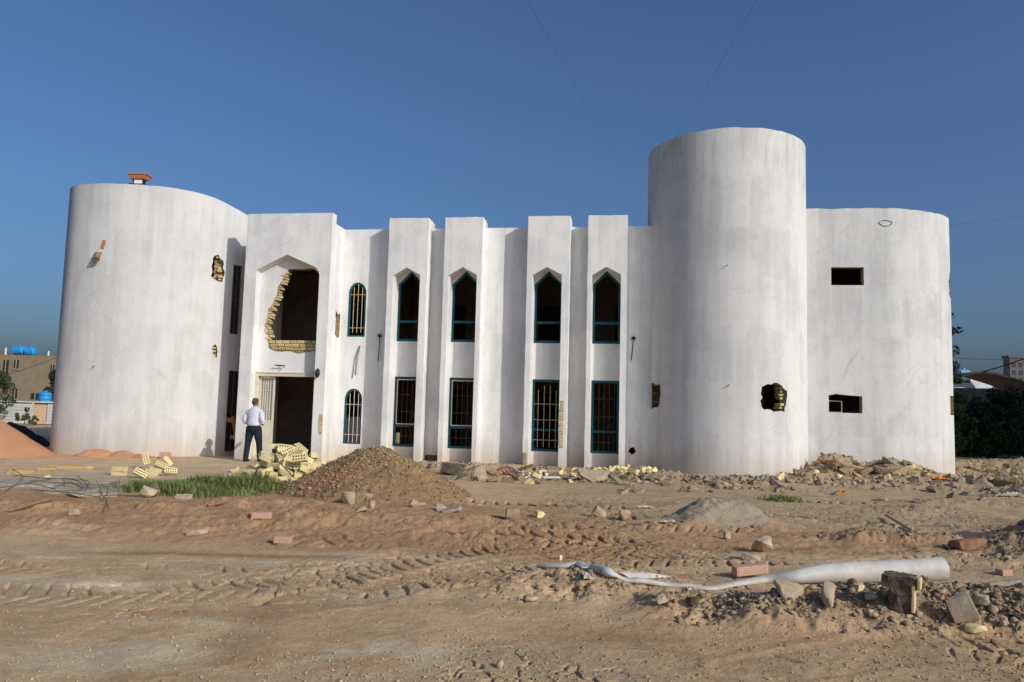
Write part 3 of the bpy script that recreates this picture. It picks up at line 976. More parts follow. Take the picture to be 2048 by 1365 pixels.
def ground_h(X, Y, fine=True):
    X, Y = np.atleast_1d(np.asarray(X, float)), np.atleast_1d(np.asarray(Y, float))
    near = 1 - sstep(26, 45, Y)
    mh = mounds_h(X, Y)
    pave = (1 - sstep(-5.2, -4.2, X)) * sstep(14.6, 15.4, Y)
    rough = sstep(0.015, 0.08, mh) * (1 - pave)
    Z = near * 0.06 * fbm(X, Y, 0.33, 3, 5) * (1 - 0.8 * pave) * (1 - sstep(17, 20, Y) * 0.7)
    Z += mh * (1 - pave)
    Z += -0.07 * pave
    if fine:
        red = sstep(8.0, 8.9, Y) * (1 - sstep(12.4, 13.4, Y))
        amp = 0.009 + 0.020 * red + (0.075 + 0.05 * (1 - sstep(7, 8, Y))) * rough * (1 - sstep(20, 30, Y)) + 0.05 * sstep(16.5, 18, Y) * (1 - pave)
        amp = amp * (1 - 0.75 * pave)
        Z += near * amp * fbm(X, Y, 2.3, 5, 11, 0.55)
        Z += near * (0.006 + 0.018 * rough + 0.010 * red) * (1 - pave) * fbm(X, Y, 13.0, 3, 23, 0.6)
        crust = np.abs(fbm(X, Y, 5.0, 3, 121, 0.6))
        Z -= near * 0.020 * sstep(0.02, 0.0, crust - 0.03) * sstep(0.0, 0.25, fbm(X, Y, 0.7, 3, 131)) * (1 - pave)
        for (x, y, rx, ry, d) in PIT:
            Z -= d * np.exp(-(((X - x) / rx) ** 4 + ((Y - y) / ry) ** 4))
    return Z


def gz(x, y):
    q = ground_h(x, y)
    t, _ = track_field(np.atleast_1d(float(x)), np.atleast_1d(float(y)), 0)
    return float(q[0] + t[0])


def gpt(px, py, n=3):
    """ground point seen at a pixel, following the relief"""
    x, y, d = ray(px, py)
    ts = 1 / np.linspace(y / 3.2, y / 60, 420)
    X_, Y_, Z_ = x * ts, y * ts, EYE + d * ts
    h_ = ground_h(X_, Y_)
    i = int(np.argmax(Z_ <= h_)) if (Z_ <= h_).any() else len(ts) - 1
    f_ = 0.5
    if i > 0:
        e0, e1 = Z_[i - 1] - h_[i - 1], Z_[i] - h_[i]
        f_ = e0 / max(1e-9, e0 - e1)
    t_ = ts[max(i - 1, 0)] + f_ * (ts[i] - ts[max(i - 1, 0)])
    return Vector((x * t_, y * t_, gz(x * t_, y * t_)))


SOIL = {'beige': (0.552, 0.412, 0.281), 'red': (0.504, 0.326, 0.200), 'grey': (0.492, 0.418, 0.331), 'pale': (0.684, 0.615, 0.512), 'wet': (0.312, 0.203, 0.112), 'pave': (0.552, 0.449, 0.344), 'sand': (0.672, 0.369, 0.200), 'dark': (0.252, 0.197, 0.144)}
SOIL = {k: np.array(v) * np.array((1.09, 1.0, 0.83)) for k, v in SOIL.items()}
SOIL['red'] *= 0.80
SOIL['tan'] = np.array((0.45, 0.325, 0.195))
SOIL['dark'] = np.array((0.27, 0.185, 0.115))


def soil_color(X, Y, H, TW_):
    n1, n2, n3 = fbm(X, Y, 0.45, 4, 51), fbm(X * 0.55, Y * 1.6, 0.8, 4, 61), fbm(X, Y, 3.0, 4, 71)
    C = np.tile(SOIL['beige'], (len(X), 1))

    def over(name, m):
        nonlocal C
        m = np.clip(m, 0, 1)[:, None]
        C = C * (1 - m) + SOIL[name] * m
    red = sstep(7.9, 9.0, Y + n1 * 1.6) * (1 - sstep(12.3, 13.3, Y + n1 * 1.5)) * (1 - sstep(0.8, 3.2, X))
    red2 = sstep(8.4, 9.2, Y + n1) * (1 - sstep(9.9, 10.9, Y + n1)) * sstep(0, 1.5, X) * (1 - sstep(4.5, 6.5, X))
    over('red', 0.85 * np.maximum(red, red2 * 0.8) + 0.0 * X)
    over('grey', sstep(0.02, 0.22, n2) * 0.25 * (1 - red))
    over('grey', 0.4 * sstep(0.5, 3, X) * (1 - sstep(7, 9, Y)) * sstep(-0.2, 0.2, n1))
    over('tan', 0.8 * sstep(9.5, 11.5, Y) * sstep(-0.5, 2, X) * (1 - red2))
    over('red', 0.32 * (1 - sstep(0.0, 0.14, np.abs(n2 + 0.05))) * (1 - sstep(9, 11, Y)))
    # pale dust licked along the wheel ruts on the left
    for yy, x0, x1, w_ in ((7.45, -5.5, -0.6, 0.10), (8.0, -2.6, 0.1, 0.10), (6.55, -6, -2.2, 0.14), (4.75, -3.2, 0.2, 0.30), (5.25, -2.8, -1.4, 0.12)):
        yc = yy + 0.16 * np.sin(X * 0.9 + yy * 3) + 0.10 * vn(X * 1.4, X * 0, 77)
        over('pale', 0.62 * np.exp(-((Y - yc) / w_) ** 2) * sstep(x0, x0 + 0.8, X) * (1 - sstep(x1 - 0.8, x1, X)) * sstep(-0.28, 0.12, fbm(X, Y, 2.6, 3, 81)))
    # damp strip above the pale lip
    yc = 7.75 + 0.16 * np.sin(X * 0.9 + 7.45 * 3) + 0.1 * vn(X * 1.4, X * 0, 77)
    over('wet', 0.85 * np.exp(-((Y - yc) / 0.11) ** 2) * sstep(-4.6, -3.7, X) * (1 - sstep(-1.9, -1.2, X)))
    over('wet', 0.30 * np.exp(-((Y - 5.6 - 0.2 * n1) / 0.16) ** 2) * sstep(-3.2, -2.6, X) * (1 - sstep(-1.7, -1.1, X)))
    over('wet', 0.35 * np.exp(-((Y - 5.35 - 0.25 * n1) / 0.12) ** 2) * sstep(0.2, 0.8, X) * (1 - sstep(2.0, 2.6, X)))
    pave = (1 - sstep(-5.0, -3.6, X + n1)) * sstep(14.2, 15.2, Y + n1)
    over('pave', pave * 0.9)
    over('grey', 0.7 * (1 - sstep(-6.0, -4.4, X + n1)) * sstep(12.4, 13.2, Y) * (1 - sstep(15.6, 17.2, Y + n1)))
    over('sand', 0.75 * sstep(19.8, 21.2, Y + n1 * 1.2) * (1 - sstep(-10.0, -8.2, X)) * (1 - sstep(30, 34, Y)))
    over('sand', 0.6 * np.exp(-((Y - 18.2 - 0.5 * n1) / 0.5) ** 2) * (1 - sstep(-9.5, -7.5, X)) * sstep(-0.2, 0.2, n2))
    over('dark', 0.75 * sstep(0.03, 0.15, mounds_h(X, Y)) * sstep(1.2, 2.2, X) * (1 - sstep(12, 15, Y)))
    over('dark', 0.35 * sstep(0.05, 0.3, n3) * sstep(15.8, 17.5, Y) * sstep(-3, 0, X))
    C *= (1 + 0.24 * n3 + 0.14 * fbm(X, Y, 14, 2, 99))[:, None]
    C *= (1 - 0.06 * TW_)[:, None]
    return np.clip(C, 0.02, 0.9)


ys = np.concatenate([[-70, -30, -10, -3, 0.5, 2.0, 2.8, 3.3], 1 / np.linspace(1 / 3.6, 1 / 34, 760), np.geomspace(36, 4500, 26)])
NC = 980
t = np.linspace(-1, 1, NC)
us = t * 0.80
wid = np.where(ys >= 3.3, ys * 1.0, 3.3 + (3.3 - ys) * 1.2)
YY, UU = np.meshgrid(ys, us, indexing='ij')
XX = UU * wid[:, None]
gx, gy = XX.ravel(), YY.ravel()
act = (gy > 2) & (gy < 60)
H = np.zeros_like(gx)
TWm = np.zeros_like(gx)
H[act] = ground_h(gx[act], gy[act])
tz, tm = track_field(gx[act], gy[act], 1)
H[act] += tz
TWm[act] = tm
H[~act & (gy > 59)] = 0.0
RC = np.tile(SOIL['beige'], (len(gx), 1))
RC[act] = soil_color(gx[act], gy[act], H[act], TWm[act])


def grid_mesh(name, co, nr, nc, col=None):
    me = bpy.data.meshes.new(name)
    n = nr * nc
    idx = np.arange(n).reshape(nr, nc)
    q = np.stack([idx[:-1, :-1], idx[:-1, 1:], idx[1:, 1:], idx[1:, :-1]], -1).reshape(-1, 4)
    me.vertices.add(n)
    me.vertices.foreach_set('co', co.astype(np.float32).ravel())
    me.loops.add(len(q) * 4)
    me.loops.foreach_set('vertex_index', q.astype(np.int32).ravel())
    me.polygons.add(len(q))
    me.polygons.foreach_set('loop_start', np.arange(0, len(q) * 4, 4, dtype=np.int32))
    me.polygons.foreach_set('use_smooth', np.ones(len(q), bool))
    me.update()
    if col is not None:
        a = me.color_attributes.new('soil', 'FLOAT_COLOR', 'POINT')
        a.data.foreach_set('color', np.concatenate([col, np.ones((n, 1))], 1).astype(np.float32).ravel())
    return me


M['soil'] = attr_mat('soil', 'soil', 34, 0.8, 0.80, 1.24, 0.03)
g_me = grid_mesh('ground', np.stack([gx, gy, H], 1), len(ys), NC, RC)
tag(link('ground', g_me, M['soil']), kind='structure')


# ------------------------------------------------------------------ rocks
def hull_rock(name, seed, n=16, dims=(1, 1, 1), box=0.0):
    rr = random.Random(seed)
    bm = bmesh.new()
    for _ in range(n):
        p = Vector((rr.uniform(-1, 1), rr.uniform(-1, 1), rr.uniform(-1, 1)))
        if box and rr.random() < box:
            k = max(abs(c) for c in p)
            p = Vector([max(-1, min(1, c / k * 1.25)) for c in p])
        else:
            p = p.normalized() * rr.uniform(0.8, 1.0)
        bm.verts.new((p.x * dims[0] / 2, p.y * dims[1] / 2, p.z * dims[2] / 2))
    r = bmesh.ops.convex_hull(bm, input=bm.verts)
    bmesh.ops.delete(bm, geom=[v for v in bm.verts if not v.link_faces], context='VERTS')
    me = bpy.data.meshes.new(name)
    bm.to_mesh(me)
    bm.free()
    return me


def scatter_mesh(name, pts, sizes, cols, mat, seeds=6, kind='stuff', n=10, box=0.0, flat=0.75, parent=None, label=None, origin=None):
    """many small stones joined in one mesh, each with its own colour"""
    bases = []
    for s in range(seeds):
        me = hull_rock('tmp', 500 + s, n, (1, 1, 1), box)
        me.calc_loop_triangles()
        v = np.array([q.co[:] for q in me.vertices])
        f = np.array([q.vertices[:] for q in me.loop_triangles])
        bases.append((v, f))
        bpy.data.meshes.remove(me)
    V, F, Cc = [], [], []
    off = 0
    rg = np.random.default_rng(3)
    which = rg.integers(0, seeds, len(pts))
    for s in range(seeds):
        sel = np.where(which == s)[0]
        if not len(sel):
            continue
        v, f = bases[s]
        k = len(sel)
        an = rg.uniform(0, 2 * np.pi, k)
        ca, sa = np.cos(an), np.sin(an)
        sc = np.stack([rg.uniform(.7, 1.3, k), rg.uniform(.7, 1.3, k), rg.uniform(.6, 1.1, k) * flat], 1) * sizes[sel][:, None]
        vv = v[None] * sc[:, None, :]
        tl = rg.uniform(-.5, .5, k)
        ct, st = np.cos(tl), np.sin(tl)
        x, y, z = vv[..., 0], vv[..., 1], vv[..., 2]
        y, z = y * ct[:, None] - z * st[:, None], y * st[:, None] + z * ct[:, None]
        x, y = x * ca[:, None] - y * sa[:, None], x * sa[:, None] + y * ca[:, None]
        vv = np.stack([x, y, z], -1) + pts[sel][:, None, :]
        V.append(vv.reshape(-1, 3))
        ff = f[None] + (np.arange(k) * len(v))[:, None, None] + off
        F.append(ff.reshape(-1, 3))
        Cc.append(np.repeat(cols[sel], len(v), 0))
        off += k * len(v)
    V, F, Cc = np.concatenate(V), np.concatenate(F), np.concatenate(Cc)
    if origin is not None:
        V = V - np.array(origin)
    me = bpy.data.meshes.new(name)
    me.vertices.add(len(V))
    me.vertices.foreach_set('co', V.astype(np.float32).ravel())
    me.loops.add(len(F) * 3)
    me.loops.foreach_set('vertex_index', F.astype(np.int32).ravel())
    me.polygons.add(len(F))
    me.polygons.foreach_set('loop_start', np.arange(0, len(F) * 3, 3, dtype=np.int32))
    me.update()
    a = me.color_attributes.new('soil', 'FLOAT_COLOR', 'POINT')
    a.data.foreach_set('color', np.concatenate([Cc, np.ones((len(V), 1))], 1).astype(np.float32).ravel())
    o = link(name, me, mat, parent)
    tag(o, label, kind=kind)
    return o


M['stone'] = attr_mat('small_stones', 'soil', 40, 0.3, 0.85, 1.12)


def palette(n, cols, jit=0.18, rg=RNG):
    c = np.array(cols)[rg.integers(0, len(cols), n)]
    return np.clip(c * (1 + rg.uniform(-jit, jit, (n, 1))), 0.02, 0.85)


STC = [(0.52, 0.40, 0.28), (0.47, 0.35, 0.23), (0.44, 0.37, 0.29), (0.58, 0.49, 0.38), (0.36, 0.29, 0.22), (0.50, 0.33, 0.21)]


def ground_pts(n, x0, x1, y0, y1, dens=None):
    """random points spread evenly over the picture of the ground, thinned by dens"""
    yy = 1 / RNG.uniform(1 / y1, 1 / y0, n)
    xx = RNG.uniform(x0, x1, n) * yy
    if dens is not None:
        k = RNG.uniform(0, 1, n) < dens(xx, yy)
        xx, yy = xx[k], yy[k]
    zz = ground_h(xx, yy) + track_field(xx, yy, 0)[0]
    return np.stack([xx, yy, zz], 1)


def dens_peb(x, y):
    m = mounds_h(x, y)
    return np.clip(0.05 + 0.9 * sstep(0.04, 0.14, m) + 0.5 * sstep(0.10, 0.30, fbm(x, y, 0.9, 4, 33)) + 0.3 * sstep(8.2, 9, y) * (1 - sstep(12, 13, y)) + 0.4 * sstep(1.5, 3, x) * (1 - sstep(6, 7, y)) + 0.22 * (y < 8.5), 0, 1)


p = ground_pts(62000, -0.72, 0.75, 4.0, 15.5, dens_peb)
sz = 0.004 + 0.026 * RNG.random(len(p)) ** 6.0
sz *= 1 + 0.9 * sstep(0.06, 0.16, mounds_h(p[:, 0], p[:, 1])) * (p[:, 1] < 8)
p[:, 2] += sz * 0.18
scatter_mesh('pebbles', p, sz, 0.28 * palette(len(p), STC) + 0.56 * soil_color(p[:, 0], p[:, 1], p[:, 2], np.zeros(len(p))), M['stone'], n=9, label='small pebbles and crumbs of earth strewn over the ground')
# clods on the churned mounds
p = ground_pts(26000, -0.3, 0.75, 5.0, 12.5, lambda x, y: np.clip(sstep(0.03, 0.12, mounds_h(x, y)) * (x > 0.2) * (0.35 + sstep(-.15, .2, fbm(x, y, 1.4, 2, 39))), 0, 1) * 0.6)
sz = 0.016 + 0.070 * RNG.random(len(p)) ** 3.4
p[:, 2] += sz * 0.15
scatter_mesh('earth_clods', p, sz, 0.62 * palette(len(p), STC + [(0.30, 0.22, 0.15), (0.34, 0.25, 0.17)]) * np.array((1.03, .98, .9)), M['stone'], n=12, label='clods of dug earth and round stones on the low mounds')
# fist sized stones in the bank under the pipe
p = ground_pts(2300, 0.18, 0.80, 5.2, 6.7, lambda x, y: np.clip(sstep(0.05, 0.12, mounds_h(x, y)) * (0.25 + sstep(-.1, .25, fbm(x, y, 1.9, 2, 139))), 0, 1) * 0.5)
sz = 0.028 + 0.085 * RNG.random(len(p)) ** 3.4
p[:, 2] += sz * 0.12
scatter_mesh('bank_stones', p, sz, 0.42 * palette(len(p), STC, .25) + 0.5 * soil_color(p[:, 0], p[:, 1], p[:, 2], np.zeros(len(p))), M['stone'], n=11, box=0.35, seeds=11, label='loose stones and hard clods in the bank under the pipe')
# crushed rubble at the foot of the building
def dens_rub(x, y):
    u = (x - 1.75) * math.cos(A) - (y - 21.3) * math.sin(A)
    b = sstep(-3.9, -2.9, x) * sstep(16.0, 17.4, y + 1.2 * vn(x * .6, y * 0, 4))
    return np.clip(b * (0.35 + 0.6 * sstep(-0.1, 0.25, fbm(x, y, 0.9, 3, 37)) + sstep(0.08, 0.2, mounds_h(x, y)) * 0.5), 0, 1)
def free_ground(p):
    """drop points that would fall inside the building"""
    d = np.hypot(p[:, 0] - 6.08, p[:, 1] - 21.85) > 2.25
    v = -(p[:, 0] - 1.75) * math.sin(A) - (p[:, 1] - 21.3) * math.cos(A)
    k = d & ((p[:, 0] > 5) | (v > 0.05)) & ~((p[:, 0] > 7) & (p[:, 0] < 12.7) & (p[:, 1] > np.interp(p[:, 0], [7, 8.27, 10.1, 11.14, 12.08, 12.7], [21.1, 20.93, 20.7, 20.8, 21.2, 22.3])))
    return p[k]
p = free_ground(ground_pts(15000, -0.24, 0.75, 15.8, 27, dens_rub))
sz = 0.025 + 0.11 * RNG.random(len(p)) ** 3
p[:, 2] += sz * 0.12
scatter_mesh('rubble', p, sz, 0.78 * palette(len(p), STC + [(0.52, 0.41, 0.23), (0.33, 0.29, 0.24), (0.22, 0.17, 0.13), (0.28, 0.22, 0.16), (0.17, 0.13, 0.10)]), M['stone'], n=10, box=0.5, label='crushed masonry rubble spread along the foot of the building')


# ================================================================== THINGS ON THE GROUND
# ---- gravelly earth heap in front of the windows
def heap(name, cx, cy, rx, ry, h, mat, label, cat, colfn, z0=-0.1, seed=1, flat=0.16, nr=70, na=200, rough=0.05, rep=0.9):
    r = np.linspace(0, 1.12, nr)
    a = np.linspace(0, 2 * np.pi, na, endpoint=False)
    Rr, Aa = np.meshgrid(r, a, indexing='ij')
    wob = 1 + 0.16 * vn(np.cos(Aa) * 1.5 + seed, np.sin(Aa) * 1.5, seed)
    X, Y = Rr * np.cos(Aa) * rx * wob, Rr * np.sin(Aa) * ry * wob
    prof = np.clip(1 - np.sqrt(Rr ** 2 + flat ** 2) / 1.0, -0.2, 1) + flat * 0.35
    Z = h * (prof / (1 - flat * 0.65)) ** 1.0 if rep >= 1 else h * np.sign(prof) * np.abs(prof / (1 - flat * 0.65)) ** (1 / rep * 0.98)
    Z = Z + rough * fbm(X + cx, Y + cy, 2.2, 5, seed + 7) * np.clip(1.3 - Rr, 0, 1)
    Z = Z + 0.35 * rough * fbm(X + cx, Y + cy, 12, 3, seed + 9)
    base = ground_h((X + cx).ravel(), (Y + cy).ravel()).reshape(X.shape)
    Zw = np.maximum(base, 0 * base + base) + Z
    co = np.stack([X, Y, Zw - z0], -1).reshape(-1, 3)
    me = bpy.data.meshes.new(name)
    idx = np.arange(nr * na).reshape(nr, na)
    nx = np.roll(idx, -1, axis=1)
    q = np.stack([idx[:-1], idx[1:], nx[1:], nx[:-1]], -1).reshape(-1, 4)
    me.vertices.add(len(co))
    me.vertices.foreach_set('co', co.astype(np.float32).ravel())
    me.loops.add(len(q) * 4)
    me.loops.foreach_set('vertex_index', q.astype(np.int32).ravel())
    me.polygons.add(len(q))
    me.polygons.foreach_set('loop_start', np.arange(0, len(q) * 4, 4, dtype=np.int32))
    me.polygons.foreach_set('use_smooth', np.ones(len(q), bool))
    me.update()
    C = colfn((X + cx).ravel(), (Y + cy).ravel())
    at_ = me.color_attributes.new('soil', 'FLOAT_COLOR', 'POINT')
    at_.data.foreach_set('color', np.concatenate([C, np.ones((len(C), 1))], 1).astype(np.float32).ravel())
    o = link(name, me, mat, None, (cx, cy, z0))
    tag(o, label, cat)
    return o, np.stack([(X + cx), (Y + cy), Zw], -1)


def mound_col(x, y):
    n = fbm(x, y, 2.0, 4, 201)
    C = np.array((0.31, 0.20, 0.10))[None] * (1 + 0.35 * n)[:, None]
    m = np.exp(-(((x + 3.05) / 0.42) ** 2 + ((y - 12.95) / 0.4) ** 2) * 1.2)[:, None]
    m = np.clip(m * (1.2 + 1.5 * n[:, None]), 0, 1)
    C = C * (1 - m) + np.array((0.42, 0.20, 0.12)) * m
    return np.clip(C, 0.02, 0.8)


eh, EP = heap('earth_heap', -2.33, 13.8, 1.58, 1.55, 0.74, M['soil'], 'brown gravelly heap of earth in front of the arched window, reddish on its flank', 'earth heap', mound_col, 0.0, 4, 0.34, 110, 300, 0.10, 0.92)
sel = EP[5:100].reshape(-1, 3)
sel = sel[RNG.integers(0, len(sel), 11000)] + RNG.normal(0, 0.016, (11000, 3)) * np.array([1, 1, 0.2])
sz = 0.014 + 0.062 * RNG.random(len(sel)) ** 4
cp = 0.95 * palette(len(sel), [(0.36, 0.245, 0.13), (0.42, 0.30, 0.165), (0.20, 0.14, 0.085), (0.35, 0.25, 0.145), (0.46, 0.35, 0.21)], 0.28)
scatter_mesh('gravel', sel, sz, cp, M['stone'], n=9, parent=eh, origin=eh.location)


def sand_col(x, y):
    n = fbm(x, y, 1.6, 4, 211)
    return np.clip(np.array((0.56, 0.285, 0.15))[None] * (1 + 0.22 * n)[:, None], 0.02, 0.85)


heap('sand_pile', -15.7, 21.2, 2.8, 2.2, 1.75, M['soil'], 'large pile of orange building sand at the left edge of the yard', 'sand pile', sand_col, 0.0, 9, 0.12, 50, 140, 0.05, 1.0)
for px, w_, h, lab in ((195, 0.50, 0.26, 'tallest of three little ridges of orange sand along the foot of the round wing'), (248, 0.42, 0.20, 'middle little ridge of orange sand against the foot of the round wing'), (290, 0.34, 0.12, 'low last dab of orange sand at the round wing, nearest the stacked bricks')):
    q = at(px, 909, 21.75)
    heap('sand_ridge', q.x, 21.72, w_ * 1.25, 0.30, h * .8, M['soil'], lab, 'sand pile', sand_col, 0.0, int(px), 0.45, 26, 64, 0.07, 1.0)
heap('dark_heap', -16.35, 25.6, 1.1, 0.9, 0.72, M['black'], 'black heap of waste between the orange sand and the round wing', 'waste heap', sand_col, 0.0, 33, 0.3, 40, 90, 0.22, 1.0)
heap('dust_heap', 2.95, 11.0, 0.75, 0.5, 0.17, M['soil'], 'small smooth grey brown heap of fine dust on the wheel tracks', 'dust heap', lambda x, y: np.tile(np.array((0.40, 0.315, 0.22)), (len(x), 1)), 0.0, 17, 0.2, 36, 90, 0.015, 1.0)


# ---- single blocks, stones and bricks (angular hulls, each its own thing)
HULL = {}


def block(px, py, w, d, h, mat, name, label, cat, rot=0.0, tilt=(0, 0), box=0.85, seed=1, n=22, sink=0.12, Y=None, group=None, up=0.0):
    me = hull_rock(name, seed, n, (w, d, h), box)
    bm = bmesh.new()
    bm.from_mesh(me)
    e_ = min(w, d, h)
    bmesh.ops.dissolve_limit(bm, angle_limit=RAD(12), verts=bm.verts[:], edges=bm.edges[:])
    bmesh.ops.bevel(bm, geom=bm.edges[:], offset=e_ * 0.07, segments=1, affect='EDGES', clamp_overlap=True)
    bmesh.ops.triangulate(bm, faces=bm.faces[:])
    bmesh.ops.subdivide_edges(bm, edges=[q for q in bm.edges if q.calc_length() > e_ * .45], cuts=2, use_grid_fill=True)
    for v in bm.verts:
        nv_ = v.co * (2.2 / e_) + Vector((seed * 3.1, 0, 0))
        v.co += Vector(mnoise.noise_vector(nv_)) * e_ * 0.05 + Vector(mnoise.noise_vector(nv_ * 3)) * e_ * 0.025
    bm.to_mesh(me)
    bm.free()
    p = gpt(px, py) if Y is None else at(px, py, Y)
    o = link(name, me, mat, None, (p.x, p.y, p.z + (h * (0.5 - sink) if Y is None else 0) + up))
    o.rotation_euler = (tilt[0], tilt[1], rot)
    return tag(o, label, cat, group)


BRK_PINK = BRK.copy()
BRK_PINK.materials.clear()
BRK_PINK.materials.append(M['brick_pink'])


def loose_brick(px, py, size, rot, label, tilt=(0, 0), Y=None, me=None, z=None, group=None):
    p = gpt(px, py) if Y is None else at(px, py, Y)
    o = link('loose_brick', me or BRK_PINK, None, None, (p.x, p.y, (p.z + size[2] * 0.45) if z is None else z))
    o.scale = size
    o.rotation_euler = (tilt[0], tilt[1], rot)
    return tag(o, label, 'brick', group)


loose_brick(523, 1037, (0.24, 0.11, 0.075), 0.15, 'pink brick lying in the reddish soil left of the dark hole')
loose_brick(566, 1086, (0.19, 0.10, 0.075), 0.05, 'pink brick on the lip of the pale dusty track')
loose_brick(1500, 1156, (0.335, 0.10, 0.085), 0.28, 'long reddish brick lying behind the thin part of the white pipe', (0, -0.06), z=gpt(1500, 1156).z + 0.075)
loose_brick(2008, 1150, (0.13, 0.09, 0.06), 0.3, 'small brown brick lying right of the open end of the white pipe')
for k, (dx, z) in enumerate(((-0.075, 0.0), (0.085, 0.0), (-0.02, 0.085))):
    q = at(332, 909, 21.6)
    loose_brick(332, 909, (0.145 if k < 2 else 0.28, 0.12, 0.08), 0.04 * k, ('left lower red brick of the little stack against the round wing', 'right lower red brick of the little stack against the round wing', 'upper red brick of the little stack against the round wing')[k], z=-0.02 + z, Y=21.6)
    bpy.context.view_layer.objects.active = None
    COL.objects[-1].location.x += dx

block(697, 1008, 0.19, 0.16, 0.21, M['concrete_tan'], 'concrete_block', 'squarish tan concrete block at the front foot of the earth heap', 'block', 0.2, seed=3)
block(727, 1003, 0.34, 0.2, 0.15, M['concrete'], 'concrete_block', 'wide grey block lying between the square tan block and the upright slab', 'block', -0.1, seed=4)
block(723, 1023, 0.17, 0.12, 0.085, M['concrete_tan'], 'concrete_block', 'flat pale block just above the dark hole', 'block', 0.05, seed=5)
block(743, 1017, 0.09, 0.08, 0.13, M['brick_pink'], 'stone', 'small orange stone stuck upright above the dark hole', 'stone', 0.3, (0, .3), seed=6)
block(763, 1003, 0.13, 0.08, 0.25, M['concrete_tan'], 'concrete_slab', 'narrow tan slab standing upright against the earth heap', 'slab', -0.3, (0.1, 0.25), seed=7)
block(826, 1013, 0.12, 0.1, 0.12, M['concrete'], 'concrete_chunk', 'pointed grey chunk right of the upright slab', 'chunk', 0.4, (0, .5), 0.5, 8)
block(842, 1012, 0.16, 0.1, 0.06, M['concrete_tan'], 'concrete_chunk', 'thin tan chunk touching the pointed grey chunk', 'chunk', 0.1, seed=9)
block(880, 1022, 0.16, 0.14, 0.10, M['concrete'], 'concrete_slab', 'left one of two broken grey slabs right of the earth heap', 'slab', 0.2, (0.2, .35), seed=10)
block(903, 1026, 0.28, 0.16, 0.07, M['concrete'], 'concrete_slab', 'flat right one of two broken grey slabs right of the earth heap', 'slab', -0.2, (0.2, -0.2), seed=11)
block(1025, 1036, 0.19, 0.15, 0.15, M['concrete_tan'], 'concrete_chunk', 'brown chunk left of the yellow block on the bare track', 'chunk', 0.1, seed=12)
block(1079, 1034, 0.125, 0.11, 0.10, M['brick_cream'], 'broken_brick', 'yellow broken brick standing on the bare track', 'brick', 0.5, (0.1, 0.1), 0.95, 13, 26)
block(1199, 1032, 0.19, 0.13, 0.13, M['concrete_tan'], 'concrete_block', 'tan block tilted on its corner among the wheel tracks', 'block', 0.1, (0.1, 0.6), seed=14, box=0.97, n=30)
block(1248, 1040, 0.15, 0.13, 0.16, M['brick_pink'], 'stone', 'orange brown stone standing right of the tilted tan block', 'stone', 0.2, seed=15, box=0.4)
block(1452, 1078, 0.10, 0.09, 0.13, M['concrete_tan'], 'stone', 'small pale pointed stone above the notched chunk', 'stone', 0.2, seed=16, box=0.3)
block(1528, 1104, 0.25, 0.2, 0.19, M['concrete_tan'], 'concrete_chunk', 'notched tan chunk of masonry on the wheel tracks above the white pipe', 'chunk', 0.1, (0.15, 0.1), seed=17, n=16)
block(1502, 1117, 0.20, 0.13, 0.07, M['concrete_tan'], 'concrete_slab', 'thin tan slab at the left foot of the notched chunk', 'slab', -0.3, (0.1, 0.2), seed=18)
block(1580, 1190, 0.23, 0.17, 0.115, M['concrete_tan'], 'concrete_block', 'angular tan block in front of the white pipe where it starts to widen', 'block', 0.4, (0.12, 0.08), seed=19, sink=.2)
block(1655, 1214, 0.09, 0.09, 0.20, M['concrete_tan'], 'stone', 'long pale stone lying down the slope of the mound under the pipe', 'stone', -0.2, (-0.9, 0.25), 0.2, 20, 30)
block(1718, 1183, 0.07, 0.06, 0.06, M['brick_cream'], 'stone', 'small yellow stone on the crest of the mound under the pipe', 'stone', 0.2, seed=21)
block(1742, 1202, 0.11, 0.09, 0.07, M['concrete_tan'], 'stone', 'rounded river stone on the mound left of the propping block', 'stone', 0.2, seed=22, box=0.0, n=40)
block(1922, 1238, 0.16, 0.07, 0.21, M['concrete_tan'], 'concrete_slab', 'tan slab leaning on the slope below the open pipe end', 'slab', -0.35, (-0.55, -0.35), seed=23)
block(1958, 1216, 0.17, 0.12, 0.09, M['concrete_tan'], 'stone', 'pale oblong stone right of the leaning slab', 'stone', -0.5, seed=24, box=0.3)
block(1950, 1264, 0.13, 0.09, 0.05, M['brick_cream'], 'stone', 'flat yellow stone at the foot of the leaning slab', 'stone', -0.2, seed=25)
block(2008, 1252, 0.06, 0.06, 0.08, M['concrete_tan'], 'stone', 'larger of two round stones at the right end of the near mound', 'stone', 0, seed=26, box=0, n=40)
block(2028, 1243, 0.05, 0.05, 0.06, M['concrete_tan'], 'stone', 'smaller of two round stones at the right end of the near mound', 'stone', 0, seed=27, box=0, n=40)
block(1945, 1098, 0.50, 0.22, 0.17, M['timber_old'], 'earth_block', 'large reddish brown lump of earth right of the green rod', 'lump', 0.15, (0.1, -0.1), seed=28, box=.5)
block(2025, 1172, 0.5, 0.12, 0.07, M['concrete'], 'kerb_stone', 'pale kerb stone lying at the right edge behind the near mound', 'kerb stone', 0.05, seed=29)
block(1062, 1203, 0.13, 0.09, 0.05, M['concrete_tan'], 'stone', 'flat oval stone on the slope below the left end of the pipe', 'stone', 0.1, seed=30, box=0, n=40)
block(1133, 1199, 0.05, 0.05, 0.05, M['concrete_tan'], 'stone', 'small round stone right of the flat oval stone', 'stone', 0.1, seed=31, box=0, n=40)
block(1000, 1336, 0.05, 0.05, 0.055, M['concrete_tan'], 'stone', 'pale round stone at the bottom of the picture in the middle', 'stone', 0.1, seed=32, box=0, n=40)
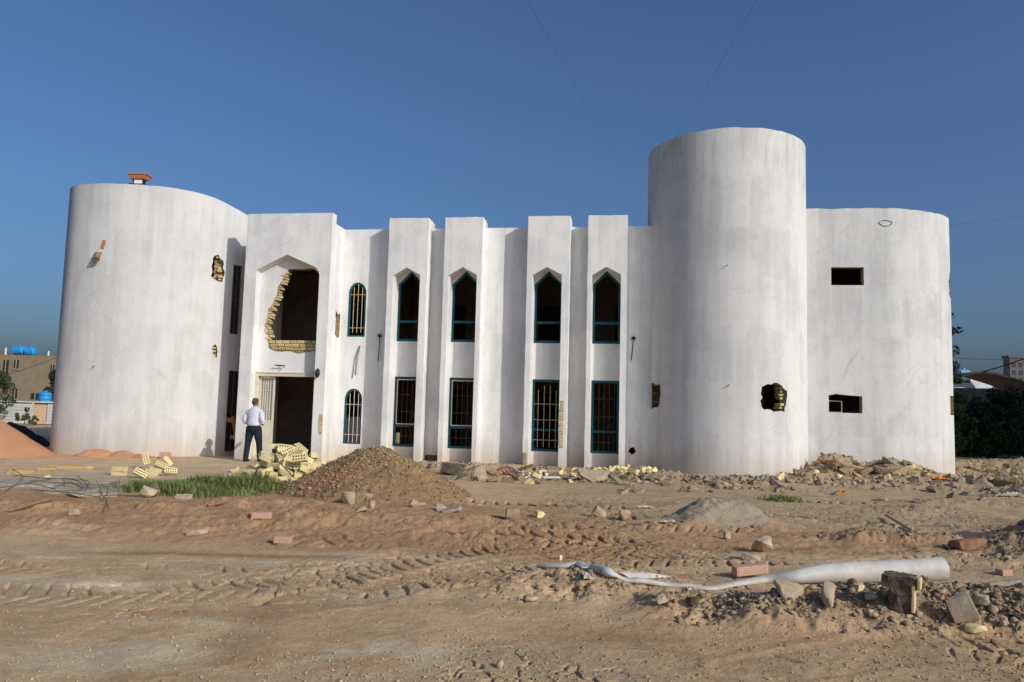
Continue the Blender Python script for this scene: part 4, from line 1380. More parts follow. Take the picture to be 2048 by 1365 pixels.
block(1122, 1118, 0.04, 0.04, 0.05, M['brick_cream'], 'stone', 'small yellow stone behind the left part of the white pipe', 'stone', 0.1, seed=33)
block(1321, 1208, 0.10, 0.08, 0.08, M['concrete_tan'], 'stone', 'rounded stone at the left foot of the long near mound', 'stone', 0.1, seed=34, box=0.2, n=30)
block(1385, 1212, 0.09, 0.08, 0.09, M['cinder'], 'stone', 'dark stone at the front of the long near mound', 'stone', 0.1, seed=35, box=0.2, n=30)
block(150, 1031, 0.13, 0.11, 0.10, M['concrete_tan'], 'concrete_chunk', 'squarish tan chunk beside the damp hollow on the left', 'chunk', 0.2, seed=36)
block(295, 994, 0.22, 0.15, 0.16, M['concrete_tan'], 'concrete_slab', 'left one of two tan slabs propped at the front edge of the grass', 'slab', 0.3, (0.3, 0.45), seed=37)
block(312, 990, 0.24, 0.08, 0.19, M['concrete_tan'], 'concrete_slab', 'right one of two tan slabs propped at the front edge of the grass', 'slab', -0.5, (0.3, 0.5), seed=38)
block(366, 998, 0.25, 0.13, 0.08, M['concrete'], 'concrete_slab', 'flat grey slab at the front edge of the grass', 'slab', 0.1, seed=39)
block(395, 1070, 0.22, 0.12, 0.07, M['concrete_tan'], 'concrete_chunk', 'tan chunk half sunk in the reddish soil on the left', 'chunk', 0.1, seed=40)
block(1470, 938, 0.17, 0.15, 0.19, M['concrete_tan'], 'stone', 'yellowish stone standing alone in front of the round tower', 'stone', 0.1, seed=41, box=0.3)
block(95, 955, 0.10, 0.08, 0.05, M['brick_cream'], 'stone', 'small pale stone lying on the paving at the left', 'stone', 0.1, seed=42)

# propping block: dark body with shade painted in, sunlit right side painted pale
pb = empty('propping_block', gpt(1802, 1214), 'T shaped dark chunk of concrete propping up the wide end of the white pipe', 'chunk')
q = pb.location
bm = bmesh.new()
Rz = Euler((0.05, 0.03, -0.55)).to_matrix()
for (cx_, cz_, sx_, sz_) in ((0, 0.085, 0.145, 0.21), (-0.01, 0.185, 0.225, 0.075)):
    add_box(bm, q + Rz @ Vector((cx_, 0, cz_)), (sx_, 0.13, sz_), Rz)
bmesh.ops.subdivide_edges(bm, edges=bm.edges[:], cuts=4, use_grid_fill=True)
for v in bm.verts:
    v.co += Vector(mnoise.noise_vector(v.co * 14)) * 0.018
bm_obj('shaded_aggregate', bm, M['cinder'], pb)
bm = bmesh.new()
for (cx_, cz_, sz_) in ((0.08, 0.08, 0.19), (0.116, 0.184, 0.072)):
    add_box(bm, q + Rz @ Vector((cx_, -0.005, cz_)), (0.025, 0.135, sz_), Rz)
bmesh.ops.bevel(bm, geom=bm.edges[:], offset=0.006, segments=1, affect='EDGES')
bm_obj('sunlit_face', bm, M['brick_cream'], pb)

# ---- white plastic pipe: crushed flat on the left, a full round pipe on the right
PP = [(1072, 1124, 7.25, .020, .5), (1100, 1129, 7.25, .042, .6), (1135, 1130, 7.22, .044, .6), (1158, 1127, 7.2, .046, .7), (1166, 1130, 7.18, .030, .35), (1185, 1135, 7.16, .045, .75), (1215, 1145, 7.1, .048, .8), (1235, 1150, 7.06, .036, .5),
      (1256, 1156, 7.02, .040, .5), (1285, 1161, 7.0, .030, .8), (1330, 1166, 6.98, .027, .8), (1380, 1170, 6.98, .026, .8), (1420, 1174, 7.0, .034, .6), (1470, 1170, 7.02, .036, .7), (1530, 1160, 7.05, .046, .8), (1590, 1154, 7.08, .066, .9), (1650, 1147, 7.12, .084, .97), (1710, 1145, 7.16, .094, 1), (1800, 1142, 7.22, .102, 1), (1884, 1138, 7.28, .107, 1)]
pipe = empty('plastic_pipe', at(1500, 1172, 7.0), 'long white plastic pipe, crushed flat on the left, round and open at the right', 'pipe')
cp_ = catmull([tuple(at(a, b, c) if a > 1560 else gpt(a, b + 7) + Vector((0, 0, r * f * 0.75))) + (r, f) for a, b, c, r, f in PP], 5)
bm = bmesh.new()
rings, NS = [], 20
for i in range(len(cp_)):
    p = Vector(cp_[i, :3])
    d = (Vector(cp_[min(i + 1, len(cp_) - 1), :3]) - Vector(cp_[max(i - 1, 0), :3])).normalized()
    a = d.cross(Vector((0, 0, 1))).normalized()
    b = a.cross(d)
    r, f = cp_[i, 3], cp_[i, 4]
    rings.append([bm.verts.new(p + a * math.cos(2 * math.pi * k / NS) * r * (1.5 - 0.5 * f) + b * math.sin(2 * math.pi * k / NS) * r * f) for k in range(NS)])
for q, s in zip(rings, rings[1:]):
    for k in range(NS):
        bm.faces.new((q[k], q[(k + 1) % NS], s[(k + 1) % NS], s[k]))
bm.faces.new(rings[0])
# wall thickness at the open mouth and a short bore
c = Vector(cp_[-1, :3])
dd = (c - Vector(cp_[-2, :3])).normalized()
r1 = [bm.verts.new(c + (v.co - c) * 0.93) for v in rings[-1]]
r2 = [bm.verts.new(c + (v.co - c) * 0.82 - dd * 0.5) for v in rings[-1]]
for k in range(NS):
    bm.faces.new((rings[-1][k], rings[-1][(k + 1) % NS], r1[(k + 1) % NS], r1[k]))
    bm.faces.new((r1[k], r1[(k + 1) % NS], r2[(k + 1) % NS], r2[k]))
bm.faces.new(r2)
bmesh.ops.recalc_face_normals(bm, faces=bm.faces)
bm_obj('pipe_body', bm, M['pvc'], pipe, 40)
# torn flap where the pipe is split
bm = bmesh.new()
fl = [gpt(a, b) + Vector((0, 0, .03 if k < 3 else .02)) for k, (a, b) in enumerate([(1240, 1152), (1262, 1150), (1300, 1153), (1345, 1158), (1300, 1161), (1262, 1161)])]
vs = [bm.verts.new(p) for p in fl]
vb = [bm.verts.new(p + Vector((0, 0.004, -0.006))) for p in fl]
bm.faces.new(vs)
bm.faces.new(vb[::-1])
for k in range(6):
    bm.faces.new((vs[k], vb[k], vb[(k + 1) % 6], vs[(k + 1) % 6]))
bm_obj('torn_flap', bm, M['pvc_dust'], pipe)

tag(tube_obj('green_rod', [gpt(1771, 1037) + Vector((0, 0, .05)), at(1835, 1068, 10.3), gpt(1899, 1102) + Vector((0, 0, .02))], 0.017, M['green_rod'], None, 8, origin=gpt(1899, 1102)), 'thin dark green plastic rod lying across the earth on the right', 'rod')
tag(tube_obj('thin_pipe', [gpt(1022, 948) + Vector((0, 0, .16)), gpt(1036, 952) + Vector((0, 0, .09)), gpt(1058, 959) + Vector((0, 0, .08))], 0.028, M['pvc'], None, 8, origin=gpt(1058, 959)), 'bent thin white pipe sloping down the rubble below the third pillar', 'pipe')
tag(tube_obj('thin_pipe', [gpt(1085, 962) + Vector((0, 0, .07)), gpt(1118, 962) + Vector((0, 0, .07))], 0.03, M['pvc'], None, 8, origin=gpt(1100, 962)), 'short straight white pipe lying level in front of the rubble', 'pipe')


def crumple(name, px, py, w, d, h, mat, label, cat, seed=1, Y=None):
    """a crumpled sheet with thickness"""
    p = gpt(px, py) if Y is None else at(px, py, Y)
    bm = bmesh.new()
    bmesh.ops.create_grid(bm, x_segments=9, y_segments=7, size=0.5)
    for v in bm.verts:
        n = Vector(mnoise.noise_vector(Vector((v.co.x * 3.1 + seed, v.co.y * 3.1, seed * 2.0))))
        v.co = Vector((v.co.x * w + n.x * w * .25, v.co.y * d + n.y * d * .3, abs(n.z) * h * 1.6 + 0.01))
    r = bmesh.ops.solidify(bm, geom=bm.faces[:], thickness=0.004)
    me = bpy.data.meshes.new(name)
    bm.to_mesh(me)
    bm.free()
    return tag(link(name, me, mat, None, p), label, cat)


crumple('plastic_scrap', 1178, 1160, 0.10, 0.12, 0.05, M['pvc_dust'], 'crumpled scrap of white plastic on the slope below the kinked pipe', 'scrap', 3)
crumple('plastic_scrap', 1290, 1018, 0.26, 0.14, 0.04, M['pvc_dust'], 'flat torn scrap of white board right of the orange brown stone', 'scrap', 5)
crumple('plastic_scrap', 1336, 1045, 0.2, 0.1, 0.03, M['pvc_dust'], 'torn whitish scrap beside the small smooth dust heap', 'scrap', 7)
crumple('plastic_scrap', 1385, 1184, 0.1, 0.08, 0.03, M['pvc_dust'], 'small whitish scrap on top of the near mound below the pipe', 'scrap', 9)
crumple('plastic_scrap', 1552, 958, 0.28, 0.14, 0.06, M['pvc'], 'white scrap of sheeting at the right foot of the round tower', 'scrap', 11)
crumple('orange_rag', 1884, 961, 0.42, 0.2, 0.07, M['orange'], 'bright orange rag on the ground at the corner of the end wing', 'rag', 4)
crumple('orange_rag', 1682, 987, 0.12, 0.1, 0.09, M['orange'], 'small orange scrap lying in the rubble before the end wing', 'rag', 6)
crumple('plastic_scrap', 2020, 994, 0.5, 0.2, 0.1, M['pvc_dust'], 'whitish sheet crumpled on the rubble at the right edge', 'scrap', 13)
crumple('plastic_scrap', 413, 966, 0.2, 0.12, 0.06, M['pvc_dust'], 'crumpled whitish scrap lying in the grass', 'scrap', 15)

# ---- cream perforated bricks
bm = bmesh.new()
oc = [(-.125, -.06), (.125, -.06), (.125, .06), (-.125, .06)]
hs = [[(x - .011, y - .012), (x + .011, y - .012), (x + .011, y + .012), (x - .011, y + .012)] for x in (-.088, -.044, 0, .044, .088) for y in (-.026, .026)]
lps = [oc] + hs
flat_ = [p for lp in lps for p in lp]
tr_ = tessellate_polygon([[Vector((p[0], p[1], 0)) for p in lp] for lp in lps])
a_ = [bm.verts.new((p[0], p[1], .046)) for p in flat_]
b_ = [bm.verts.new((p[0], p[1], -.046)) for p in flat_]
for t_ in tr_:
    bm.faces.new([a_[i] for i in t_])
    bm.faces.new([b_[i] for i in t_][::-1])
k = 0
for li, lp in enumerate(lps):
    for i in range(4):
        f = bm.faces.new((a_[k + i], a_[k + (i + 1) % 4], b_[k + (i + 1) % 4], b_[k + i]))
        f.material_index = 1 if li else 0
    k += 4
bmesh.ops.recalc_face_normals(bm, faces=bm.faces)
PBR = bpy.data.meshes.new('perforated_brick')
bm.to_mesh(PBR)
bm.free()
PBR.materials.append(M['brick_cream'])
PBR.materials.append(simple('brick_hole_shade', (0.16, 0.11, 0.05), (0.26, 0.18, 0.09), 12, 0.95))  # hole sides darkened to paint the shade inside the perforations


def pbrick(loc, rot, label, group=None, sc=1.0):
    o = link('perforated_brick', PBR, None, None, loc)
    o.rotation_euler = rot
    o.scale = (sc, sc, sc)
    return tag(o, label, 'brick', group)


hb = random.Random(5)
hc = Vector((-4.28, 15.3, -0.08))
LB = 'cream perforated brick thrown on the heap in front of the doorway'
lay = 0
for i in range(26):
    a, r = 2 * math.pi * hb.random(), hb.random() ** .6
    px, py = 532 + 46 * r * math.cos(a), 962 + 9 * r * math.sin(a)
    p = gpt(px, py)
    p.z += .05 + .26 * max(0, 1 - r) * hb.uniform(.6, 1.1)
    pbrick(p, (hb.choice((0, .6, 1.2, -1.0)) + hb.uniform(-.25, .25), hb.uniform(-.5, .5), hb.uniform(0, 6.28)), 'cream brick tumbled at the %s %s foot of the heap by the grass' % ('left' if px < 520 else 'middle' if px < 545 else 'right', 'front' if py > 962 else 'back'), 'cream bricks tumbled at the left foot of the heap', hb.choice((1.1, 1.0, 1.0, .8)))
for z, rx_, n in ((0.05, 1.02, 26), (0.16, 0.88, 24), (0.28, 0.72, 20), (0.40, 0.55, 16), (0.52, 0.38, 11), (0.64, 0.22, 6)):
    for i in range(n):
        a = 2 * math.pi * (i + hb.random() * 0.7) / n
        r = rx_ * hb.uniform(0.72, 1.05)
        p = hc + Vector((r * math.cos(a), r * 0.85 * math.sin(a), z + hb.uniform(-.03, .03)))
        tl = hb.choice((0, 0, 1.2, -1.0, 0.5)) + hb.uniform(-.25, .25)
        rot = (tl if hb.random() < .6 else hb.uniform(-.4, .4), hb.uniform(-.6, .6), hb.uniform(0, 6.28))
        pose = 'lying flat' if abs(rot[0]) < .3 and abs(rot[1]) < .3 else 'tipped on edge' if abs(rot[0]) > .7 else 'lying slanted'
        side = ('right', 'right back', 'back', 'left back', 'left', 'left front', 'front', 'right front')[int((a / (2 * math.pi) * 8 + .5) % 8)]
        tier = ('bottom', 'lower', 'middle', 'upper', 'topmost', 'crowning')[min(5, int(z / .115))]
        pbrick(p, rot, 'cream perforated brick %s in the %s layer of the heap, %s side' % (pose, tier, side), 'cream bricks heaped in front of the doorway', hb.choice((1.2, 1.15, 1.1, .9)))
pbrick(at(570, 897, 15.35), (1.25, 0.1, 0.25), 'cream brick on end at the top left of the heap, holes to the front', None, 1.1)
pbrick(at(549, 893, 15.45), (0.0, 0.05, 0.1), 'cream brick lying flat on top of another at the upper left of the heap', None, 1.05)
pbrick(at(601, 899, 15.5), (0.2, 0.5, -0.5), 'cream brick lying slanted on the very top of the heap', None, 1.15)
pbrick(at(599, 917, 14.75), (1.2, -0.15, 0.05), 'cream brick lying across the middle of the heap with its holes to the front', None, 1.15)
pbrick(at(532, 915, 14.8), (0.5, 0.4, 0.7), 'cream brick perched alone on the left shoulder of the heap', None, 1.1)
# small group on the paving further left
q = gpt(238, 951)
pbrick(q + Vector((0, 0, .045)), (0, 0, .1), 'lower brick of the two yellow bricks stacked left of the grass', None, 1.1)
pbrick(q + Vector((.02, -.02, .142)), (0.1, 0.05, .02), 'upper brick of the two yellow bricks stacked left of the grass', None, 1.1)
SPL = ['leftmost brick of the small pile at the left end of the grass', 'brick standing on end at the back of the small pile by the grass', 'brick leaning in the front middle of the small pile by the grass', 'brick lying across the top of the small pile by the grass', 'highest right brick of the small pile by the grass', 'rightmost brick of the small pile by the grass', 'lowest brick in the heart of the small pile by the grass']
for px, py, rot, up_ in ((281, 949, (1.1, 0.5, .3), .10), (291, 930, (1.5, 1.3, 0.2), .24), (300, 948, (0.7, 0.3, .8), .08), (322, 938, (0.9, 0.4, .4), .15), (333, 934, (0.2, 0.8, .9), .24), (340, 944, (1.0, 0.1, .6), .10), (310, 940, (0.3, 0.2, 1.4), .08)):
    p = gpt(px, py + 8)
    pbrick(p + Vector((0, 0, up_)), rot, 'cream ' + SPL.pop(0), 'cream bricks piled at the left end of the grass', 1.05)
for px, py in ((455, 962), (490, 957), (470, 945), (508, 972), (640, 955), (520, 966), (545, 972), (560, 968), (585, 974), (600, 968)):
    p = gpt(px, py)
    pbrick(p + Vector((0, 0, .06)), (hb.uniform(-.5, 1.2), hb.uniform(-.4, .4), hb.uniform(0, 6)), 'cream brick lying half hidden in the grass by the brick heap', 'cream bricks half hidden in the grass')
for pts, lab in (([(548, 915), (590, 958)], 'rusty bar lying down the front of the brick heap'), ([(500, 962), (523, 930)], 'rusty bar leaning on the left side of the brick heap')):
    tag(tube_obj('rebar', [at(pts[0][0], pts[0][1], 14.75), at((pts[0][0] + pts[1][0]) / 2, (pts[0][1] + pts[1][1]) / 2 - 1, 14.62), at(pts[1][0], pts[1][1], 14.5)], 0.012, M['rust'], None, 6, origin=at(*pts[0], 14.75)), lab, 'bar')

# ---- masonry chunks large enough to pick out, in the rubble along the building
CH = {'broken_brick': ([hull_rock('broken_brick', 300 + i, 18, (.2, .12, .1), 0.9) for i in range(5)], M['brick_cream'], 'yellow broken brick'),
      'concrete_chunk': ([hull_rock('concrete_chunk', 320 + i, 14, (.3, .22, .14), 0.5) for i in range(5)], M['rubble_grey'], 'grey concrete chunk'),
      'masonry_chunk': ([hull_rock('masonry_chunk', 340 + i, 16, (.3, .2, .15), 0.6) for i in range(5)], M['rubble_tan'], 'tan masonry lump'),
      'timber_scrap': ([hull_rock('timber_scrap', 360 + i, 14, (.42, .13, .09), 0.8) for i in range(4)], M['timber_old'], 'brown timber scrap')}
for k_, (ms, mt, lb) in CH.items():
    for m_ in ms:
        bm = bmesh.new()
        bm.from_mesh(m_)
        bmesh.ops.subdivide_edges(bm, edges=[q for q in bm.edges if q.calc_length() > .07], cuts=1, use_grid_fill=True)
        bmesh.ops.triangulate(bm, faces=bm.faces[:])
        for v in bm.verts:
            v.co += Vector(mnoise.noise_vector(v.co * 17 + Vector((len(m_.vertices) * 1.7, 0, 0)))) * .016
        bm.to_mesh(m_)
        bm.free()
        m_.materials.append(mt)
cr_ = random.Random(77)
GRP = {'broken_brick': 'yellow broken bricks', 'concrete_chunk': 'grey concrete chunks', 'masonry_chunk': 'tan lumps of masonry', 'timber_scrap': 'brown timber scraps'}


def chunks(kind, n, x0, x1, y0, y1, where, smin=0.7, smax=1.5, up=0.03):
    ms, mt, lb = CH[kind]
    cat = {'broken_brick': 'brick', 'timber_scrap': 'timber'}.get(kind, 'chunk')
    done = 0
    while done < n:
        px, py = cr_.uniform(x0, x1), cr_.uniform(y0, y1)
        p = gpt(px, py)
        if len(free_ground(np.array([[p.x, p.y, p.z]]))) == 0:
            py += 8
            p = gpt(px, py)
            if len(free_ground(np.array([[p.x, p.y, p.z]]))) == 0:
                continue
        s = cr_.uniform(smin, smax)
        f_ = (px - x0) / (x1 - x0)
        dep_ = 'front' if py > (y0 + y1) / 2 else 'back'
        size_ = 'large' if s > smin + .67 * (smax - smin) else 'small' if s < smin + .33 * (smax - smin) else 'middling'
        spot_ = ('left', 'middle', 'right')[min(2, int(f_ * 3))]
        o = link(kind, cr_.choice(ms), None, None, p + Vector((0, 0, up * s)))
        o.rotation_euler = (cr_.uniform(-.6, .6), cr_.uniform(-.6, .6), cr_.uniform(0, 6.28))
        o.scale = (s, s * cr_.uniform(.8, 1.1), s * cr_.uniform(.8, 1.2))
        tag(o, '%s %s %s, %s %s' % (size_, lb, where, spot_, dep_), cat, GRP[kind] + ' ' + where)
        done += 1


chunks('timber_scrap', 14, 890, 1060, 938, 962, 'in the rubble below the second pillar', 0.7, 1.3)
chunks('masonry_chunk', 12, 890, 1060, 940, 965, 'in the rubble below the second pillar', 0.6, 1.2)
chunks('broken_brick', 26, 1040, 1220, 938, 968, 'in the rubble below the third pillar', 0.6, 1.1)
chunks('concrete_chunk', 10, 1060, 1220, 940, 968, 'in the rubble below the third pillar', 0.6, 1.0)
chunks('broken_brick', 34, 1180, 1310, 925, 950, 'between the last pillar and the round tower', 0.5, 1.1)
chunks('concrete_chunk', 22, 1240, 1560, 955, 985, 'on the rubble ridge before the round tower', 0.5, 1.1)
chunks('masonry_chunk', 22, 1240, 1560, 955, 988, 'on the rubble ridge before the round tower', 0.5, 1.0)
chunks('masonry_chunk', 28, 1560, 1860, 922, 960, 'on the rubble bank against the end wing', 0.6, 1.5)
chunks('broken_brick', 12, 1540, 1860, 925, 960, 'on the rubble bank against the end wing', 0.6, 1.2)
chunks('timber_scrap', 8, 1600, 1860, 920, 960, 'on the rubble bank against the end wing', 0.6, 1.2)
chunks('concrete_chunk', 26, 1560, 2040, 962, 1008, 'strewn over the ground before the end wing', 0.5, 1.1)
chunks('masonry_chunk', 26, 1915, 2045, 932, 975, 'on the rubble bank at the right edge', 0.8, 1.7)
chunks('concrete_chunk', 12, 1915, 2045, 935, 990, 'on the rubble bank at the right edge', 0.8, 1.6)
# broken concrete plates
for i, (px, py, w, d, h, tl, rot, lab) in enumerate([(958, 958, .34, .5, .07, (0.9, 0.1), .3, 'greenish grey plate of concrete tilted up below the second pillar'), (1190, 963, .75, .5, .09, (0.45, 0.1), .1, 'wide tan plate of concrete lying slanted in the rubble before the last pillar'), (1230, 968, .3, .2, .1, (0.3, 0.4), .5, 'small grey piece leaning beside the wide tan plate'), (1700, 935, .8, .4, .10, (.55, .15), .1, 'broad tan plate lying on the rubble bank against the end wing'), (1612, 925, .18, .1, .42, (.2, .3), .2, 'dark pointed piece standing where the tower meets the end wing'), (1780, 945, .7, .25, .08, (.4, -.2), -.2, 'long tan plate sliding down the rubble bank by the end wing'), (905, 950, .55, .3, .2, (.2, .1), .1, 'dark lump of brickwork fallen right of the earth heap')]):
    block(px, py, w, d, h, (M['concrete_tan'], M['concrete_tan'], M['concrete'], M['rubble_tan'], M['cinder'], M['rubble_tan'], M['cinder'])[i], 'concrete_plate', lab, 'plate', rot, tl, 0.85, 60 + i, 22, 0.1, up=0.06)

# ---- broken slabs and steel on the old paving at the left
for i, (px, py, w, d, lab) in enumerate([(20, 968, .9, .5, 'broad grey slab at the left edge among the steel bars'), (75, 972, .8, .45, 'grey slab right of the broad one, strewn with bars'), (140, 985, .75, .4, 'low grey slab in the middle of the steel bars'), (205, 978, .7, .4, 'pale slab between the steel bars and the grass'), (250, 970, .5, .3, 'narrow pale slab touching the grass'), (185, 992, .7, .3, 'grey slab at the front of the steel bars')]):
    block(px, py, w, d, .06, M['concrete'], 'concrete_slab', lab, 'slab', 0.1 * i, (0.02, 0.03), 0.95, 80 + i, 24, 0.2)
rbr = random.Random(12)
RB = [[(0, 985), (60, 978), (110, 990)], [(10, 990), (45, 962), (25, 945)], [(40, 975), (120, 968), (175, 972), (172, 990)], [(70, 965), (150, 970), (165, 985), (130, 992)], [(60, 988), (130, 998), (190, 1000)],
      [(105, 985), (115, 978), (140, 975), (165, 985)], [(155, 960), (168, 975), (180, 985)], [(190, 1000), (230, 1003), (310, 1003)], [(205, 1000), (200, 990), (212, 985), (214, 995), (205, 1004)], [(210, 1003), (216, 1028)],
      [(30, 960), (100, 966), (60, 972)], [(250, 1000), (300, 1002), (313, 1004)], [(85, 972), (200, 978), (235, 972)], [(125, 966), (128, 972), (135, 975)]]
RBL = ['steel bar bowed upwards at the left edge, over the broad slab', 'short steel bar with its end sticking up by the broad slab', 'long steel bar ending in a wide hook among the slabs', 'steel bar curving down to a small hook right of the slab middle', 'steel bar running level along the front of the slabs',
       'steel bar arching like a low bridge over the front slab', 'short curled steel bar at the back of the tangle', 'straight level steel bar leading towards the tan slabs by the grass', 'steel bar closed into an upright loop at the right end of the tangle', 'steel bar standing down from the loop onto the red soil',
       'steel bar folded back on itself at the back of the broad slab', 'short steel bar lying just before the two propped tan slabs', 'longest straight steel bar, reaching across to the narrow pale slab', 'tiny hooked steel bar in the middle of the tangle']
for i, pl in enumerate(RB):
    pts = [gpt(*q) + Vector((0, 0, 0.05 + 0.05 * rbr.random())) for q in pl]
    pts = [Vector(q) for q in catmull([tuple(p) for p in pts], 6)] if len(pts) > 2 else pts
    tag(tube_obj('rebar', pts, 0.007, M['rust'], None, 5, origin=pts[0]), RBL[i], 'bar', 'steel bars tangled on the broken slabs')
tag(tube_obj('stick', [gpt(18, 1026) + Vector((0, 0, .03)), gpt(60, 1019) + Vector((0, 0, .06)), gpt(113, 1008) + Vector((0, 0, .08))], 0.014, M['timber_old'], None, 6, origin=gpt(60, 1019)), 'long brown stick lying on the reddish soil at the left', 'stick')
tag(tube_obj('stick', [gpt(415, 1016) + Vector((0, 0, .03)), gpt(450, 1010) + Vector((0, 0, .05))], 0.02, M['timber_old'], None, 6, origin=gpt(430, 1013)), 'short brown stick in front of the grass', 'stick')
# worn yellow kerb stones
for px, py, w, lab in ((38, 947, 0.55, 'worn yellow kerb stone at the left edge of the paving'), (95, 942, 0.35, 'short yellow kerb stone right of the worn one'), (150, 938, 0.75, 'long yellow kerb stone broken off by the damp patch')):
    block(px, py, w, .16, .09, M['yellow'], 'kerb_stone', lab, 'kerb stone', 0.08, seed=int(px), box=0.97, n=40, sink=0.25)


# ---- grass
def blades(name, cx, cy, n, rx, ry, hmin, hmax, mat, label, mask=None):
    x, y = RNG.normal(0, 0.5, n) * rx, RNG.normal(0, 0.5, n) * ry
    k = (x / rx) ** 2 + (y / ry) ** 2 < 1.0
    k &= fbm(x + cx, y + cy, 1.1, 3, 301) + 0.5 * fbm(x + cx, y + cy, 4.5, 2, 302) > -0.12 + 0.25 * RNG.random(len(x)) * ((x / rx) ** 2 + (y / ry) ** 2)
    x, y = x[k], y[k]
    n = len(x)
    gzv = ground_h(x + cx, y + cy)
    h = RNG.uniform(hmin, hmax, n) * (0.65 + 0.8 * sstep(-.2, .3, fbm(x + cx, y + cy, 1.6, 2, 311)))
    an, ln = RNG.uniform(0, 6.28, n), RNG.uniform(0.2, 1.1, n) * h
    wx, wy = np.cos(an + 1.57) * 0.006, np.sin(an + 1.57) * 0.006
    dx, dy = np.cos(an) * ln, np.sin(an) * ln
    P = np.stack([np.stack([x - wx, y - wy, gzv - .01], -1), np.stack([x + wx, y + wy, gzv - .01], -1), np.stack([x + dx * .4 + wx, y + dy * .4 + wy, gzv + h * .6], -1), np.stack([x + dx * .4 - wx, y + dy * .4 - wy, gzv + h * .6], -1), np.stack([x + dx, y + dy, gzv + h], -1)], 1)
    V = P.reshape(-1, 3)
    b = np.arange(n)[:, None] * 5
    q, t3 = b + np.array([0, 1, 2, 3]), b + np.array([3, 2, 4])
    me = bpy.data.meshes.new(name)
    me.from_pydata(V.tolist(), [], q.tolist() + t3.tolist())
    a = me.attributes.new('tone', 'FLOAT', 'POINT')
    a.data.foreach_set('value', np.repeat(RNG.random(n), 5).astype(np.float32))
    o = link(name, me, mat, None, (cx, cy, 0))
    return tag(o, label, kind='stuff')


blades('grass', -5.4, 13.6, 11000, 1.6, 1.25, 0.04, 0.18, M['grass'], 'patch of rank green grass beside the brick heap')
blades('grass', -4.3, 13.9, 1500, 0.95, 0.55, 0.05, 0.24, M['grass'], 'green grass creeping up to the brick heap')
q = gpt(1565, 1001)
blades('weeds', q.x, q.y, 500, 0.45, 0.25, 0.03, 0.09, M['grass'], 'thin low weeds in front of the round tower')

# ---- fittings and timber on the building front
fl_ = LWP(11.95, -0.12, 7.82)
lamp = empty('floodlight', fl_, 'reddish floodlight standing on top of the round wing', 'floodlight')
bm = bmesh.new()
add_box(bm, fl_ + Vector((-.08, 0, .02)), (.42, .2, .04))
bm_obj('base_plate', bm, M['black'], lamp)
bm = bmesh.new()
add_box(bm, fl_ + Vector((0, -.02, .10)), (.23, .12, .12))
bm_obj('glass', bm, M['lampglass'], lamp)
bm = bmesh.new()
for sx_ in (-.14, .14):
    add_box(bm, fl_ + Vector((sx_, 0, .10)), (.03, .14, .13))
bm_obj('bracket', bm, M['black'], lamp)
bm = bmesh.new()
for (z_, w_, d_) in ((0.165, .21, .13), (0.27, .26, .17), (0.31, .29, .19), (0.335, .29, .19)):
    pass
rg_ = []
for (z_, w_, d_) in ((0.165, .21, .11), (0.19, .235, .13), (0.29, .27, .16), (0.295, .30, .18), (0.335, .30, .18)):
    rg_.append([bm.verts.new(fl_ + Vector((sx_ * w_, sy_ * d_, z_))) for sx_, sy_ in ((-1, -1), (1, -1), (1, 1), (-1, 1))])
for q, s in zip(rg_, rg_[1:]):
    for k in range(4):
        bm.faces.new((q[k], q[(k + 1) % 4], s[(k + 1) % 4], s[k]))
bm.faces.new(rg_[0][::-1])
bm.faces.new(rg_[-1])
bm_obj('housing', bm, M['terracotta'], lamp)

wlp = LWP(11.03, 0.0, 5.62)
lamp = empty('wall_lamp', wlp, 'broken brown canister lamp hanging off the front of the round wing', 'wall lamp')
tube_obj('canister', [wlp + Vector((-.05, -.06, .08)), wlp + Vector((.02, -.22, -.10))], .085, simple('brown_tin', (.14, .09, .05), (.3, .2, .12), 9, .6), lamp, 12)
tube_obj('bracket', [wlp + Vector((-.16, 0, .10)), wlp + Vector((-.05, -.08, .06)), wlp + Vector((.05, -.02, .14))], .018, M['bardark'], lamp, 6)
bm = bmesh.new()
add_box(bm, LWP(11.1, -0.02, 6.0), (.10, .06, .26), Euler((0, .2, 0)).to_matrix())
bm_obj('anchor_plate', bm, M['terracotta'], lamp)
for (path, s, z, lab) in ((LWP, 11.13, 2.48, 'small rusty bracket on the lower front of the round wing'), (TWP, 6.38, 5.43, 'small black hook high on the front of the round tower'), (TWP, 6.42, 2.32, 'tiny rusty stub halfway up the lower round tower')):
    p, o_ = path(s, 0, z), path(s, .05, z - .02)
    tag(tube_obj('wall_hook', [p, o_, path(s - .05, .06, z - .05)], .009, M['bardark'], None, 5, origin=p), lab, 'hook')
# outline left by a removed fixture on the end wing
ring = [RWP(2.66 + .17 * math.cos(a) * (1 + .15 * math.sin(3 * a)), .006, 6.91 + .08 * math.sin(a)) for a in np.linspace(0, 6.28, 20)]
tag(tube_obj('fixture_outline', ring, .008, M['cable'], None, 5, origin=ring[0]), 'thin dark outline of an old fixture under the parapet of the end wing', 'wire')


def hanging(u, v, z0, z1, du, lab, boxed=True):
    p = W(u, v + .03, z0)
    r = empty('hanging_cable', p, lab, 'cable')
    tube_obj('wire', [p, W(u + du * .4, v + .02, (z0 + z1) / 2), W(u + du, v + .02, z1)], .012, M['cable'], r, 5)
    bm = bmesh.new()
    fbox(bm, u - .05, u + .05, v + .003, v + .06, z0 - .04, z0 + .04)
    bm_obj('junction_box', bm, M['black'], r)


